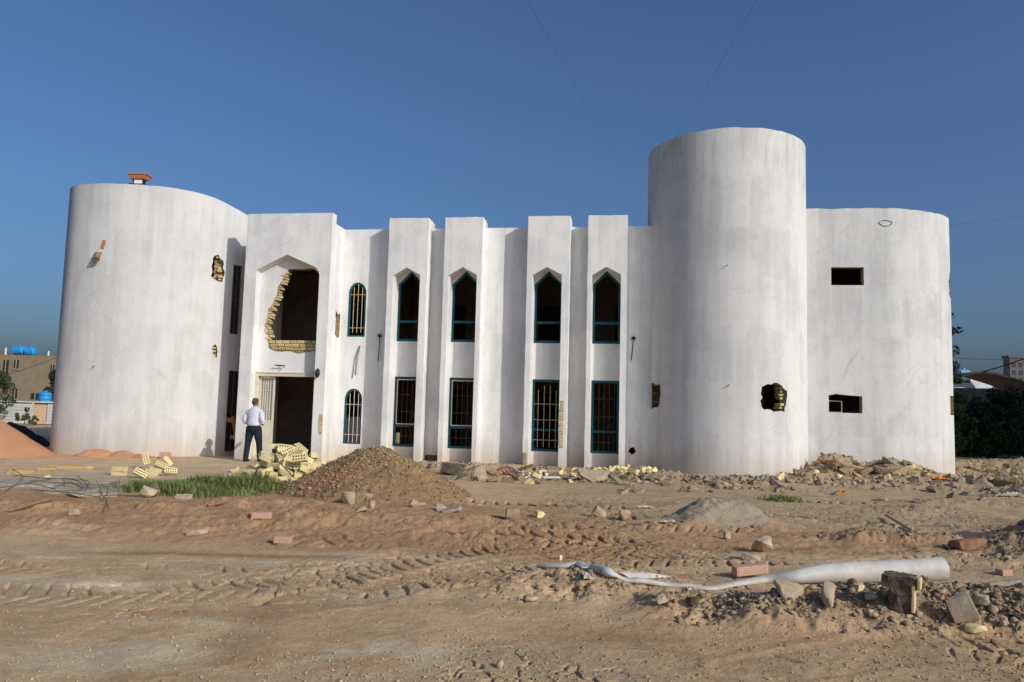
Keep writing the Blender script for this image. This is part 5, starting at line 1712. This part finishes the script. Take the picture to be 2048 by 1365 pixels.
hanging(-5.82, -.5, 3.62, 2.86, -.02, 'black cable hanging from a box on the wall left of the first pillar')
hanging(1.61, -.5, 3.63, 3.0, -.06, 'black cable hanging from a box on the wall between last pillar and tower')
p = W(-6.42, -.49, 3.32)
tag(tube_obj('loose_wire', [W(-6.62, -.48, 2.34), W(-6.55, -.47, 2.95), W(-6.44, -.46, 3.28), p, W(-6.47, -.46, 3.0), W(-6.52, -.48, 2.45)], .009, M['cable'], None, 5, origin=p), 'forked dark wire hanging between the two arched windows', 'wire')
p = W(-8.55, .2, 2.64)
tag(tube_obj('lamp_bracket', [p, W(-8.55, .3, 2.63), W(-8.70, .3, 2.65), W(-8.38, .3, 2.64), W(-8.45, .3, 2.58)], .014, M['cable'], None, 5, origin=p), 'thin black lamp bracket above the open doorway', 'bracket')
p = W(-7.26, .5, 2.45)
o = tube_obj('entrance_lamp', [W(-7.26, .56, 2.56), W(-7.26, .57, 2.50), W(-7.26, .57, 2.38), W(-7.26, .57, 2.30)], .05, M['black'], None, 10, radii=[.02, .06, .065, .02], origin=p)
tag(o, 'small black lamp on the jamb right of the doorway', 'lamp')
# timber leaning in the side doorway of the round wing
tf = empty('leaning_timber', LWP(15.2, .1, 0), 'orange wooden board with cross blocks leaning in the side doorway of the round wing', 'timber')
p0, p1 = LWP(15.24, .16, -.02), LWP(14.92, .22, 1.12)
d_ = (p1 - p0)
R_ = d_.to_track_quat('Z', 'X').to_matrix()
bm = bmesh.new()
add_box(bm, (p0 + p1) / 2, (.09, .035, d_.length), R_)
bm_obj('board', bm, M['timber'], tf)
for k_, dz in ((.9, -.10), (.45, -.06), (.03, .04)):
    bm = bmesh.new()
    add_box(bm, p0 + d_ * k_ + Vector((dz, -.05, .0)), (.16, .12, .13), Euler((0, .1, .3)).to_matrix())
    bm_obj('cross_block', bm, M['timber'], tf)
bm = bmesh.new()
fbox(bm, -5.32, -5.14, -.63, -.645, .47, .78)
tag(bm_obj('yellow_board', bm, M['brick_cream'], None, origin=W(-5.23, -.64, .47)), 'small yellow board standing inside the lower window of the first pillar', 'board')


# ---- overhead cables
def cable(name, p0, p1, sag, r, lab):
    pts = [p0.lerp(p1, k / 24) - Vector((0, 0, sag * 4 * (k / 24) * (1 - k / 24))) for k in range(25)]
    tag(tube_obj(name, pts, r, M['cable'], None, 4, origin=p0), lab, 'cable')


cable('overhead_cable', at(1030, -45, 9.5), W(2.1, -.4, 7.6), .25, .0016, 'thin cable coming down the sky to the left side of the round tower')
cable('overhead_cable', at(1540, -45, 9.5), W(1.3, -.1, 7.0), .12, .0016, 'thin cable crossing the top of the round tower to the last pillar')
cable('overhead_cable', RWP(5.4, -.1, 7.2), at(2120, 421, 30), .05, .0025, 'level cable leaving the top of the end wing to the right')
cable('power_line', at(1850, 712, 60), at(2120, 718, 70), .2, .02, 'level power line behind the end wing')
cable('power_line', at(1925, 752, 52), at(2110, 692, 40), .2, .035, 'thick power line slanting up from the blue tank to the right')
cable('power_line', at(-60, 768, 60), at(170, 688, 75), .4, .02, 'power line crossing in front of the brown apartment house')

# ================================================================== PERSON
def remesh(name, bm, mat, parent, vox=0.014, it=4):
    tmp = bpy.data.meshes.new('tmp')
    bm.to_mesh(tmp)
    bm.free()
    o = bpy.data.objects.new('tmp', tmp)
    COL.objects.link(o)
    r = o.modifiers.new('r', 'REMESH')
    r.mode, r.voxel_size = 'VOXEL', vox
    s = o.modifiers.new('s', 'SMOOTH')
    s.iterations, s.factor = it, 0.5
    me = bpy.data.meshes.new_from_object(o.evaluated_get(bpy.context.evaluated_depsgraph_get()))
    me.name = name
    bpy.data.objects.remove(o)
    bpy.data.meshes.remove(tmp)
    me.materials.clear()
    me.shade_smooth()
    return link(name, me, mat, parent)


def loft(bm, rings, n=18):
    rr = []
    for (x, y, z, rx, ry) in rings:
        rr.append([bm.verts.new((x + rx * math.cos(2 * math.pi * k / n), y + ry * math.sin(2 * math.pi * k / n), z)) for k in range(n)])
    for q, s in zip(rr, rr[1:]):
        for k in range(n):
            bm.faces.new((q[k], q[(k + 1) % n], s[(k + 1) % n], s[k]))
    bm.faces.new(rr[0][::-1])
    bm.faces.new(rr[-1])


def limb(bm, pts, rad, n=12):
    pp = catmull([tuple(p) + (r,) for p, r in zip(pts, rad)], 5)
    add_tube(bm, [Vector(q[:3]) for q in pp], 0, n, True, [q[3] for q in pp])


ARM = [[(sx * .13, .0, 1.40), (sx * .205, -.01, 1.33), (sx * .268, -.045, 1.13), (sx * .20, .13, 1.03)] for sx in (-1, 1)]
LEG = [[(-.095, 0, .95), (-.125, .0, .70), (-.15, -.01, .48), (-.165, -.06, .09)], [(.095, 0, .95), (.125, .04, .70), (.155, .06, .48), (.175, .10, .09)]]
skin = simple('skin', (.32, .17, .11), (.40, .23, .155), 6, .6)
bm = bmesh.new()
loft(bm, [(0, 0, .88, .15, .11), (0, 0, 1.0, .16, .115), (0, 0, 1.2, .16, .11), (0, 0, 1.38, .17, .10), (0, 0, 1.46, .10, .075), (0, .01, 1.50, .058, .062), (0, .02, 1.55, .056, .062)])
loft(bm, [(0, .03, 1.52, .045, .055), (0, .03, 1.56, .068, .088), (0, .025, 1.62, .078, .100), (0, .02, 1.67, .077, .098), (0, .015, 1.715, .058, .075), (0, .015, 1.735, .02, .03)], 20)
loft(bm, [(0, .125, 1.585, .016, .014), (0, .13, 1.60, .015, .016), (0, .115, 1.635, .008, .01)], 8)
for sx in (-1, 1):
    loft(bm, [(sx * .08, .01, 1.585, .008, .014), (sx * .084, .008, 1.61, .012, .022), (sx * .08, .01, 1.64, .008, .014)], 8)
for a_ in ARM:
    limb(bm, a_, [.06, .055, .045, .032])
    w0 = Vector(a_[3])
    sx = -1 if w0.x > 0 else 1
    limb(bm, [w0, w0 + Vector((sx * .03, .05, .0)), w0 + Vector((sx * .05, .10, .01))], [.03, .04, .036])
    for j in range(4):
        b0 = w0 + Vector((sx * .05, .10, .035 - .022 * j))
        ln = (.075, .085, .08, .06)[j]
        limb(bm, [b0, b0 + Vector((sx * .03, ln * .6, 0)), b0 + Vector((sx * .055, ln * .75, -.01))], [.0105, .0095, .008], 8)
    limb(bm, [w0 + Vector((sx * .03, .03, .03)), w0 + Vector((sx * .03, .07, .07)), w0 + Vector((sx * .045, .10, .08))], [.014, .012, .009], 8)
for l_ in LEG:
    limb(bm, l_, [.09, .08, .058, .04])
    f = Vector(l_[3])
    limb(bm, [f + Vector((0, -.05, -.04)), f + Vector((0, .06, -.05)), f + Vector((0, .16, -.065))], [.035, .036, .025])
person = remesh('person', bm, skin, None, 0.0085, 2)
pp_ = Vector((-7.03, 21.25, 0))
pp_.z = gz(pp_.x, pp_.y) - 0.005
person.location = pp_
person.rotation_euler = (0, 0, RAD(-12))
tag(person, 'man in pale lilac shirt and dark trousers seen from behind at the doorway', 'person')
bm = bmesh.new()
loft(bm, [(0, -.01, .985, .178, .138), (0, -.01, 1.02, .196, .152), (0, -.01, 1.10, .190, .148), (0, -.01, 1.25, .186, .138), (0, -.012, 1.34, .212, .128), (0, -.008, 1.405, .205, .112), (0, -.003, 1.45, .15, .09), (0, 0, 1.485, .085, .075), (0, .005, 1.51, .068, .07)])
for a_ in ARM:
    limb(bm, a_, [.066, .076, .068, .052])
shirt = remesh('shirt', bm, simple('lilac_cotton', (.55, .56, .66), (.66, .67, .75), 9, .85, .5, bdist=.03), person, .011, 7)
bm = bmesh.new()
loft(bm, [(0, -.005, .80, .14, .115), (0, -.01, .88, .182, .138), (0, -.005, .97, .180, .138), (0, 0, 1.01, .172, .128)])
for l_ in LEG:
    limb(bm, [l_[0], l_[1], l_[2], Vector(l_[3]) + Vector((0, 0, -.03))], [.125, .108, .083, .072])
remesh('trousers', bm, simple('navy_cloth', (.010, .013, .022), (.020, .025, .04), 8, .9), person, .011, 2)
bm = bmesh.new()
for l_ in LEG:
    f = Vector(l_[3])
    limb(bm, [f + Vector((0, -.06, -.045)), f + Vector((0, .05, -.045)), f + Vector((0, .17, -.06))], [.046, .048, .032])
remesh('shoes', bm, M['black'], person, .011, 2)
bm = bmesh.new()
loft(bm, [(0, -.02, 1.565, .062, .062), (0, -.005, 1.60, .080, .088), (0, .0, 1.65, .086, .100), (0, .005, 1.70, .076, .092), (0, .01, 1.745, .045, .06), (0, .01, 1.752, .02, .03)], 20)
remesh('hair', bm, simple('grey_brown_hair', (.05, .035, .025), (.11, .08, .06), 30, .8, .4), person, .008, 1)
bm = bmesh.new()
loft(bm, [(0, -.005, .975, .184, .142), (0, -.005, 1.005, .183, .141)])
bm2 = bm
me = bpy.data.meshes.new('belt')
bm.to_mesh(me)
bm.free()
link('belt', me, M['black'], person)
for sx in (-1, 1):
    bm = bmesh.new()
    bmesh.ops.create_uvsphere(bm, u_segments=8, v_segments=6, radius=.011)
    bmesh.ops.translate(bm, verts=bm.verts, vec=(sx * .03, .108, 1.625))
    me = bpy.data.meshes.new('eye')
    bm.to_mesh(me)
    bm.free()
    link('eye', me, M['black'], person)


# ================================================================== BACKGROUND
def leaves_mesh(name, centers, radii, n, size, mat, parent, origin, squash=1.0):
    cen = np.array(centers)
    rad = np.array(radii)
    w = rad ** 2
    ix = RNG.choice(len(cen), n, p=w / w.sum())
    d = RNG.normal(0, 1, (n, 3))
    d /= np.linalg.norm(d, axis=1)[:, None]
    r = rad[ix] * RNG.uniform(0.35, 1.0, n) ** 0.5
    P = cen[ix] + d * r[:, None] * np.array([1, 1, squash])
    a = RNG.normal(0, 1, (n, 3))
    a /= np.linalg.norm(a, axis=1)[:, None]
    b = np.cross(a, RNG.normal(0, 1, (n, 3)))
    b /= np.linalg.norm(b, axis=1)[:, None]
    s = size * RNG.uniform(.6, 1.4, n)[:, None]
    V = np.stack([P - a * s, P + b * s * .5, P + a * s, P - b * s * .5], 1).reshape(-1, 3) - np.array(origin)
    me = bpy.data.meshes.new(name)
    me.from_pydata(V.tolist(), [], np.arange(n * 4).reshape(-1, 4).tolist())
    q = me.attributes.new('tone', 'FLOAT', 'POINT')
    q.data.foreach_set('value', np.repeat(np.clip(RNG.random(len(cen))[ix] * .5 + RNG.random(n) * .5, 0, 1), 4).astype(np.float32))
    return link(name, me, mat, parent)


def tree(name, base, blobs, n, size, mat, label, cat='tree', trunk_r=.12, squash=1.0, group=None):
    """blobs: (dx, dy, z, r)"""
    base = Vector(base)
    t = empty(name, base, label, cat, group)
    top = max(b[2] for b in blobs)
    cx_ = sum(b[0] for b in blobs) / len(blobs)
    bm = bmesh.new()
    add_tube(bm, [base - Vector((0, 0, .2)), base + Vector((cx_ * .3, 0, top * .4)), base + Vector((cx_ * .8, 0, top * .8))], 0, 7, True, [trunk_r, trunk_r * .7, trunk_r * .3])
    for b in blobs:
        add_tube(bm, [base + Vector((cx_ * .4, 0, b[2] * .5)), base + Vector((b[0], b[1], b[2]))], 0, 5, True, [trunk_r * .45, trunk_r * .12])
    bm_obj('trunk', bm, M['bark'], t)
    sub = []
    rr = random.Random(len(label))
    for b in blobs:
        for _ in range(9):
            v = Vector((rr.gauss(0, 1), rr.gauss(0, 1), rr.gauss(0, 1))).normalized() * b[3] * rr.uniform(.35, .95)
            sub.append((base.x + b[0] + v.x, base.y + b[1] + v.y, max(base.z + .1, base.z + b[2] + v.z * squash), b[3] * rr.uniform(.22, .42)))
    leaves_mesh('crown', [q[:3] for q in sub], [q[3] for q in sub], n, size, mat, t, base, 1.0)
    return t


# brown apartment house far left
bq = at(60, 800, 80)
BX = bq.x
ah = empty('apartment_house', (BX, 80, 0), 'two storey brown apartment house beyond the fence, with water tanks on its roof', 'building')
zt = at(60, 711, 80).z
bm = bmesh.new()
add_box(bm, (BX + .8, 84, zt / 2), (9.5, 8, zt))
bm_obj('wall', bm, M['brown_render'], ah)
bm = bmesh.new()
add_box(bm, (BX - 6.2, 83, zt / 2 + .1), (4.0, 8, zt + .2))
bm_obj('side_wall', bm, M['brown_render'], ah)
for px0, px1, py0, py1 in ((5, 18, 721, 754), (28, 38, 721, 738), (101, 109, 730, 747), (25, 35, 778, 798), (62, 79, 787, 800)):
    a, b = at(px0, py1, 79.97), at(px1, py0, 79.97)
    f = bmesh.new()
    add_box(f, ((a.x + b.x) / 2, 79.98, (a.z + b.z) / 2), (b.x - a.x, .12, b.z - a.z))
    w_ = bm_obj('window', f, M['dark_glass_and_shade'], ah)
    f = bmesh.new()
    add_box(f, ((a.x + b.x) / 2, 79.93, a.z - .04), (b.x - a.x + .2, .16, .08))
    add_box(f, (a.x + (b.x - a.x) * .5, 79.9, (a.z + b.z) / 2), (.06, .04, b.z - a.z - .02))
    bm_obj('frame', f, M['concrete'], w_)


def tank(name, c, r, L, mat, label, vertical=False, ribs=4, yaw=0.0):
    t = empty(name, Vector(c) - Vector((0, 0, r)), label, 'water tank')
    ax = Vector((0, 0, 1)) if vertical else Vector((math.cos(yaw), math.sin(yaw), 0))
    c = Vector(c)
    pts, rad = [], []
    for k in range(41):
        u = k / 40
        pts.append(c + ax * L * (u - .5))
        e = min(u, 1 - u) * 8
        rad.append(r * (min(1, math.sqrt(max(.05, 1 - (1 - min(1, e)) ** 2))) * (1 - .05 * (0.5 + 0.5 * math.cos(u * ribs * 2 * math.pi)))))
    tube_obj('tank_body', pts, r, mat, t, 18, rad)
    tube_obj('tank_lid', [c + Vector((0, 0, (L / 2 if vertical else r) - .02)), c + Vector((0, 0, (L / 2 if vertical else r) + .08))], r * .3, mat, t, 12)
    bm = bmesh.new()
    for sx in (-.3, .3):
        add_box(bm, c + (ax * sx * L if not vertical else Vector((sx * r * 1.4, 0, 0))) - Vector((0, 0, (L / 2 if vertical else r) + .03)), (.12, r * 1.6, .16))
    bm_obj('stand', bm, M['black'], t)
    return t


a = at(39, 698, 82)
tank('water_tank', (a.x, 82, zt + .58), .48, 1.2, M['blue_tank'], 'left of two ribbed blue water tanks on the roof of the brown house')
a = at(62, 699, 82)
tank('water_tank', (a.x, 82, zt + .52), .46, 1.05, M['blue_tank'], 'right of two ribbed blue water tanks on the roof of the brown house')
for px, h, lab in ((11, .75, 'white vent pipe left of the roof tanks'), (97, .5, 'white vent pipe right of the roof tanks')):
    a = at(px, 706, 80.5)
    tag(tube_obj('vent_pipe', [Vector((a.x, 80.5, zt - .1)), Vector((a.x, 80.5, zt + h))], .10, M['white_sheet'], None, 8, origin=(a.x, 80.5, zt)), lab + ' on the brown house', 'pipe')
a = at(90, 797, 54)
tank('water_tank', (a.x, 54, a.z - .02), .42, .95, M['blue_tank'], 'blue water tank standing between the brown house and the round wing', True, 3)
# sheet metal fence
fz = at(60, 809, 46).z
fn = empty('sheet_fence', at(20, 880, 46) * Vector((1, 1, 0)) if False else (at(20, 880, 46).x, 46, 0), 'low fence of white ribbed metal sheets with one peach panel, behind the sand', 'fence')
for px0, px1, mt in ((-60, 12, 'white_sheet'), (12, 63, 'white_sheet'), (64, 91, 'peach'), (92, 125, 'white_sheet')):
    a, b = at(px0, 850, 46).x, at(px1, 850, 46).x
    bm = bmesh.new()
    nrib = 6
    for k in range(nrib):
        z0, z1 = fz * k / nrib, fz * (k + 1) / nrib
        add_box(bm, ((a + b) / 2, 46, (z0 + z1) / 2), (b - a - .02, .03, z1 - z0 - (.035 if mt == 'white_sheet' else .001)))
        if mt == 'white_sheet':
            add_box(bm, ((a + b) / 2, 46.03, z1), (b - a - .02, .02, .05))
    bm_obj('panel', bm, M[mt], fn)
# low canopy behind the fence
cn = empty('yard_canopy', (at(65, 803, 49).x, 49, 0), 'low white edged canopy on a thin post behind the metal fence', 'canopy')
a, b = at(-60, 803, 49), at(81, 803, 49)
bm = bmesh.new()
add_box(bm, ((a.x + b.x) / 2, 50.4, a.z + .06), (b.x - a.x, 2.6, .09))
bm_obj('roof_sheet', bm, M['white_sheet'], cn)
bm = bmesh.new()
for px in (65, -20):
    c = at(px, 803, 49)
    add_box(bm, (c.x, 49.1, a.z / 2), (.09, .09, a.z))
bm_obj('post', bm, M['white_sheet'], cn)
bm = bmesh.new()
add_box(bm, ((a.x + b.x) / 2, 52.2, a.z / 2), (b.x - a.x, .2, a.z))
bm_obj('back_panel', bm, M['dark_glass_and_shade'], cn)
q = at(2, 860, 44.5)
tree('yard_tree', (q.x - .9, 44.5, 0), [(0, 0, 2.6, 1.1), (.5, 0, 1.8, .95), (.2, 0, .9, .8), (-.7, 0, 1.6, 1.0)], 5200, .07, M['leaf'], 'bushy green tree at the left edge behind the sand pile')
q = at(108, 800, 57)
tree('yard_tree', (q.x + .5, 57, 0), [(0, 0, 2.9, .9), (0, 0, 2.0, 1.0), (.2, 0, 1.0, 1.0)], 5200, .08, M['leaf_dark'], 'dark tree close to the left side of the round wing')
q = at(47, 860, 44)
tree('shrub', (q.x, 44, 0), [(0, 0, .55, .30), (-.3, 0, .4, .26), (.5, 0, .25, .3), (.1, 0, .85, .16)], 1800, .05, M['leaf_pale'], 'pale feathery shrub in front of the metal fence', 'shrub', .03)

# right background
wz = at(1990, 778, 36.5)
bw = empty('boundary_wall', (23, 36.5, 0), 'grey rendered boundary wall behind the dark bushes on the right', 'wall')
bm = bmesh.new()
add_box(bm, (27, 36.6, wz.z / 2), (20, .25, wz.z))
bm_obj('wall_face', bm, M['net'], bw)
for x in (21, 24, 27, 30):
    bm = bmesh.new()
    add_box(bm, (x, 36.42, wz.z / 2), (.3, .1, wz.z))
    bm_obj('buttress', bm, M['net'], bw)
for px, h, lab, mt in ((1905, 2.9, 'greener bush touching the end wing on the right', 'leaf'), (1935, 2.9, 'dark bush second from the end wing', 'leaf_dark'), (1962, 2.5, 'low dark bush in the middle of the row by the grey wall', 'leaf_dark'), (1990, 2.9, 'dark bush below the canopy posts', 'leaf_dark'), (2018, 3.2, 'dark bush second from the right edge', 'leaf_dark'), (2048, 3.4, 'tall dark bush at the right edge', 'leaf_dark'), (2085, 2.6, 'dark bush just outside the right edge', 'leaf_dark')):
    q = at(px, 915, 34.3)
    tree('bush', (q.x, 34.3, 0), [(0, 0, h * .75, h * .26), (.15, -.2, h * .5, h * .27), (-.2, -.3, h * .28, h * .3), (.3, -.3, h * .25, h * .28)], 4200, .075, M[mt], lab, 'bush', .05, group='bushes along the grey wall')
q = at(1893, 640, 45)
tree('tall_tree', (q.x, 45, 0), [(0, 0, q.z + .6, .75), (.1, 0, q.z - .5, .7), (-.2, 0, q.z - 1.8, .9), (.05, 0, q.z - 3.2, .8)], 2600, .08, M['leaf_dark'], 'tall thin tree peeping out behind the end wing')
# arched canopy and white building
ac = empty('arched_canopy', (at(1980, 780, 50).x, 50, 0), 'dark brown arched canopy on white posts beyond the boundary wall', 'canopy')
bm = bmesh.new()
ap = [(1912, 761, 50), (1932, 752, 50), (1955, 747.5, 50), (1980, 748, 50), (2005, 753, 50), (2030, 761, 50), (2049, 767, 50), (2075, 778, 50)]
arcp = catmull([tuple(at(a, b, 48)) for a, b, _ in ap], 4)
arcb = [np.array(p) + np.array((0, 3.5, 0)) for p in arcp]
f_ = [bm.verts.new(p) for p in arcp]
b_ = [bm.verts.new(p) for p in arcb]
f2 = [bm.verts.new(Vector(p) + Vector((0, 0, .12))) for p in arcp]
b2 = [bm.verts.new(Vector(p) + Vector((0, 0, .12))) for p in arcb]
for k in range(len(f_) - 1):
    bm.faces.new((f_[k], f_[k + 1], b_[k + 1], b_[k]))
    bm.faces.new((f2[k], b2[k], b2[k + 1], f2[k + 1]))
    bm.faces.new((f_[k], f2[k], f2[k + 1], f_[k + 1]))
    bm.faces.new((b_[k], b_[k + 1], b2[k + 1], b2[k]))
bmesh.ops.recalc_face_normals(bm, faces=bm.faces)
bm_obj('roof_shell', bm, M['canopy'], ac)
for px in (2012, 2028, 2041):
    a = at(px, 772, 52)
    bm = bmesh.new()
    add_box(bm, (a.x, 52, a.z / 2 - .1), (.18, .18, a.z + .2))
    bm_obj('post', bm, M['white_sheet'], ac)
wb = empty('white_house', (at(1960, 790, 58).x, 58, 0), 'low white house with a curved gable under the arched canopy', 'building')
a, b = at(1900, 790, 58), at(2012, 790, 58)
zt2 = at(1960, 776, 58).z
bm = bmesh.new()
add_box(bm, ((a.x + b.x) / 2, 60, zt2 / 2), (b.x - a.x, 4, zt2))
bm_obj('wall', bm, M['white_sheet'], wb)
bm = bmesh.new()
c = at(1948, 790, 57.5)
gp = [at(1940, 800, 57.6), at(1949, 790, 57.6), at(1951, 775, 57.6), at(1945, 766, 57.6), at(1935, 760, 57.6), at(1958, 757, 57.6), at(1958, 775, 57.6), at(1990, 778, 57.6), at(1998, 800, 57.6)]
v0 = [bm.verts.new(p) for p in gp]
v1 = [bm.verts.new(p + Vector((0, .3, 0))) for p in gp]
bm.faces.new(v0)
bm.faces.new(v1[::-1])
for k in range(len(gp)):
    bm.faces.new((v0[k], v1[k], v1[(k + 1) % len(gp)], v0[(k + 1) % len(gp)]))
bmesh.ops.recalc_face_normals(bm, faces=bm.faces)
bm_obj('gable', bm, M['white_sheet'], wb)
bm = bmesh.new()
a, b = at(1958, 762, 59), at(1986, 776, 59)
add_box(bm, ((a.x + b.x) / 2, 59.5, (a.z + b.z) / 2), (b.x - a.x, 1, a.z - b.z))
bm_obj('upper_wall', bm, M['white_sheet'], wb)
a = at(1927, 750, 56)
tank('water_tank', (a.x, 56, a.z - .05), .42, .85, M['pale_tank'], 'pale blue water tank above the arched canopy on the right')
# far tower block
ft = empty('tower_block', (at(2050, 770, 300).x, 300, 0), 'hazy grey tower block on the skyline at the right edge', 'building')
a = at(2011, 716, 300)
bm = bmesh.new()
a.x += 1.6
add_box(bm, (a.x + 8.5, 302, a.z / 2 - 1), (17, 4, a.z + 2))
add_box(bm, (a.x + 8.5, 302, a.z + .5), (18.0, 4.6, 1.0))
bm_obj('wall', bm, M['grey_tower'], ft)
wme = None
for fl in range(7):
    for k in range(6):
        z_ = a.z - 2.6 - fl * 3.0
        x_ = a.x + 1.6 + k * 2.7
        if wme is None:
            f = bmesh.new()
            bmesh.ops.create_cube(f, size=1)
            for v in f.verts:
                v.co = Vector((v.co.x * 1.3, v.co.y * .2, v.co.z * 1.6))
            wme = bpy.data.meshes.new('window')
            f.to_mesh(wme)
            f.free()
            wme.materials.append(M['dark_glass_and_shade'])
        o = bpy.data.objects.new('window', wme)
        COL.objects.link(o)
        o.parent = ft
        o.location = Vector((x_, 299.95, z_)) - ft.location
# unseen block added right of the frame to throw shade on the bushes
nb = empty('shade_block', (40, 22, 0), 'unseen plain block added right of the yard to shade the bushes', 'building')
bm = bmesh.new()
dn = Vector((.656, .755, 0))
Rn = Matrix((Vector((.656, .755, 0)), Vector((-.755, .656, 0)), Vector((0, 0, 1)))).transposed()
add_box(bm, Vector((33.0, 17.0, 7.5)) + dn * 12 + Vector((.755, -.656, 0)) * 5, (24, 10, 15), Rn)
bm_obj('wall', bm, M['brown_render'], nb)
for fl in range(4):
    for k in range(6):
        f = bmesh.new()
        add_box(f, Vector((33.0, 17.0, 2.2 + fl * 3.4)) + dn * (2.5 + k * 3.8), (1.4, .1, 1.5), Rn)
        bm_obj('window', f, M['dark_glass_and_shade'], nb)
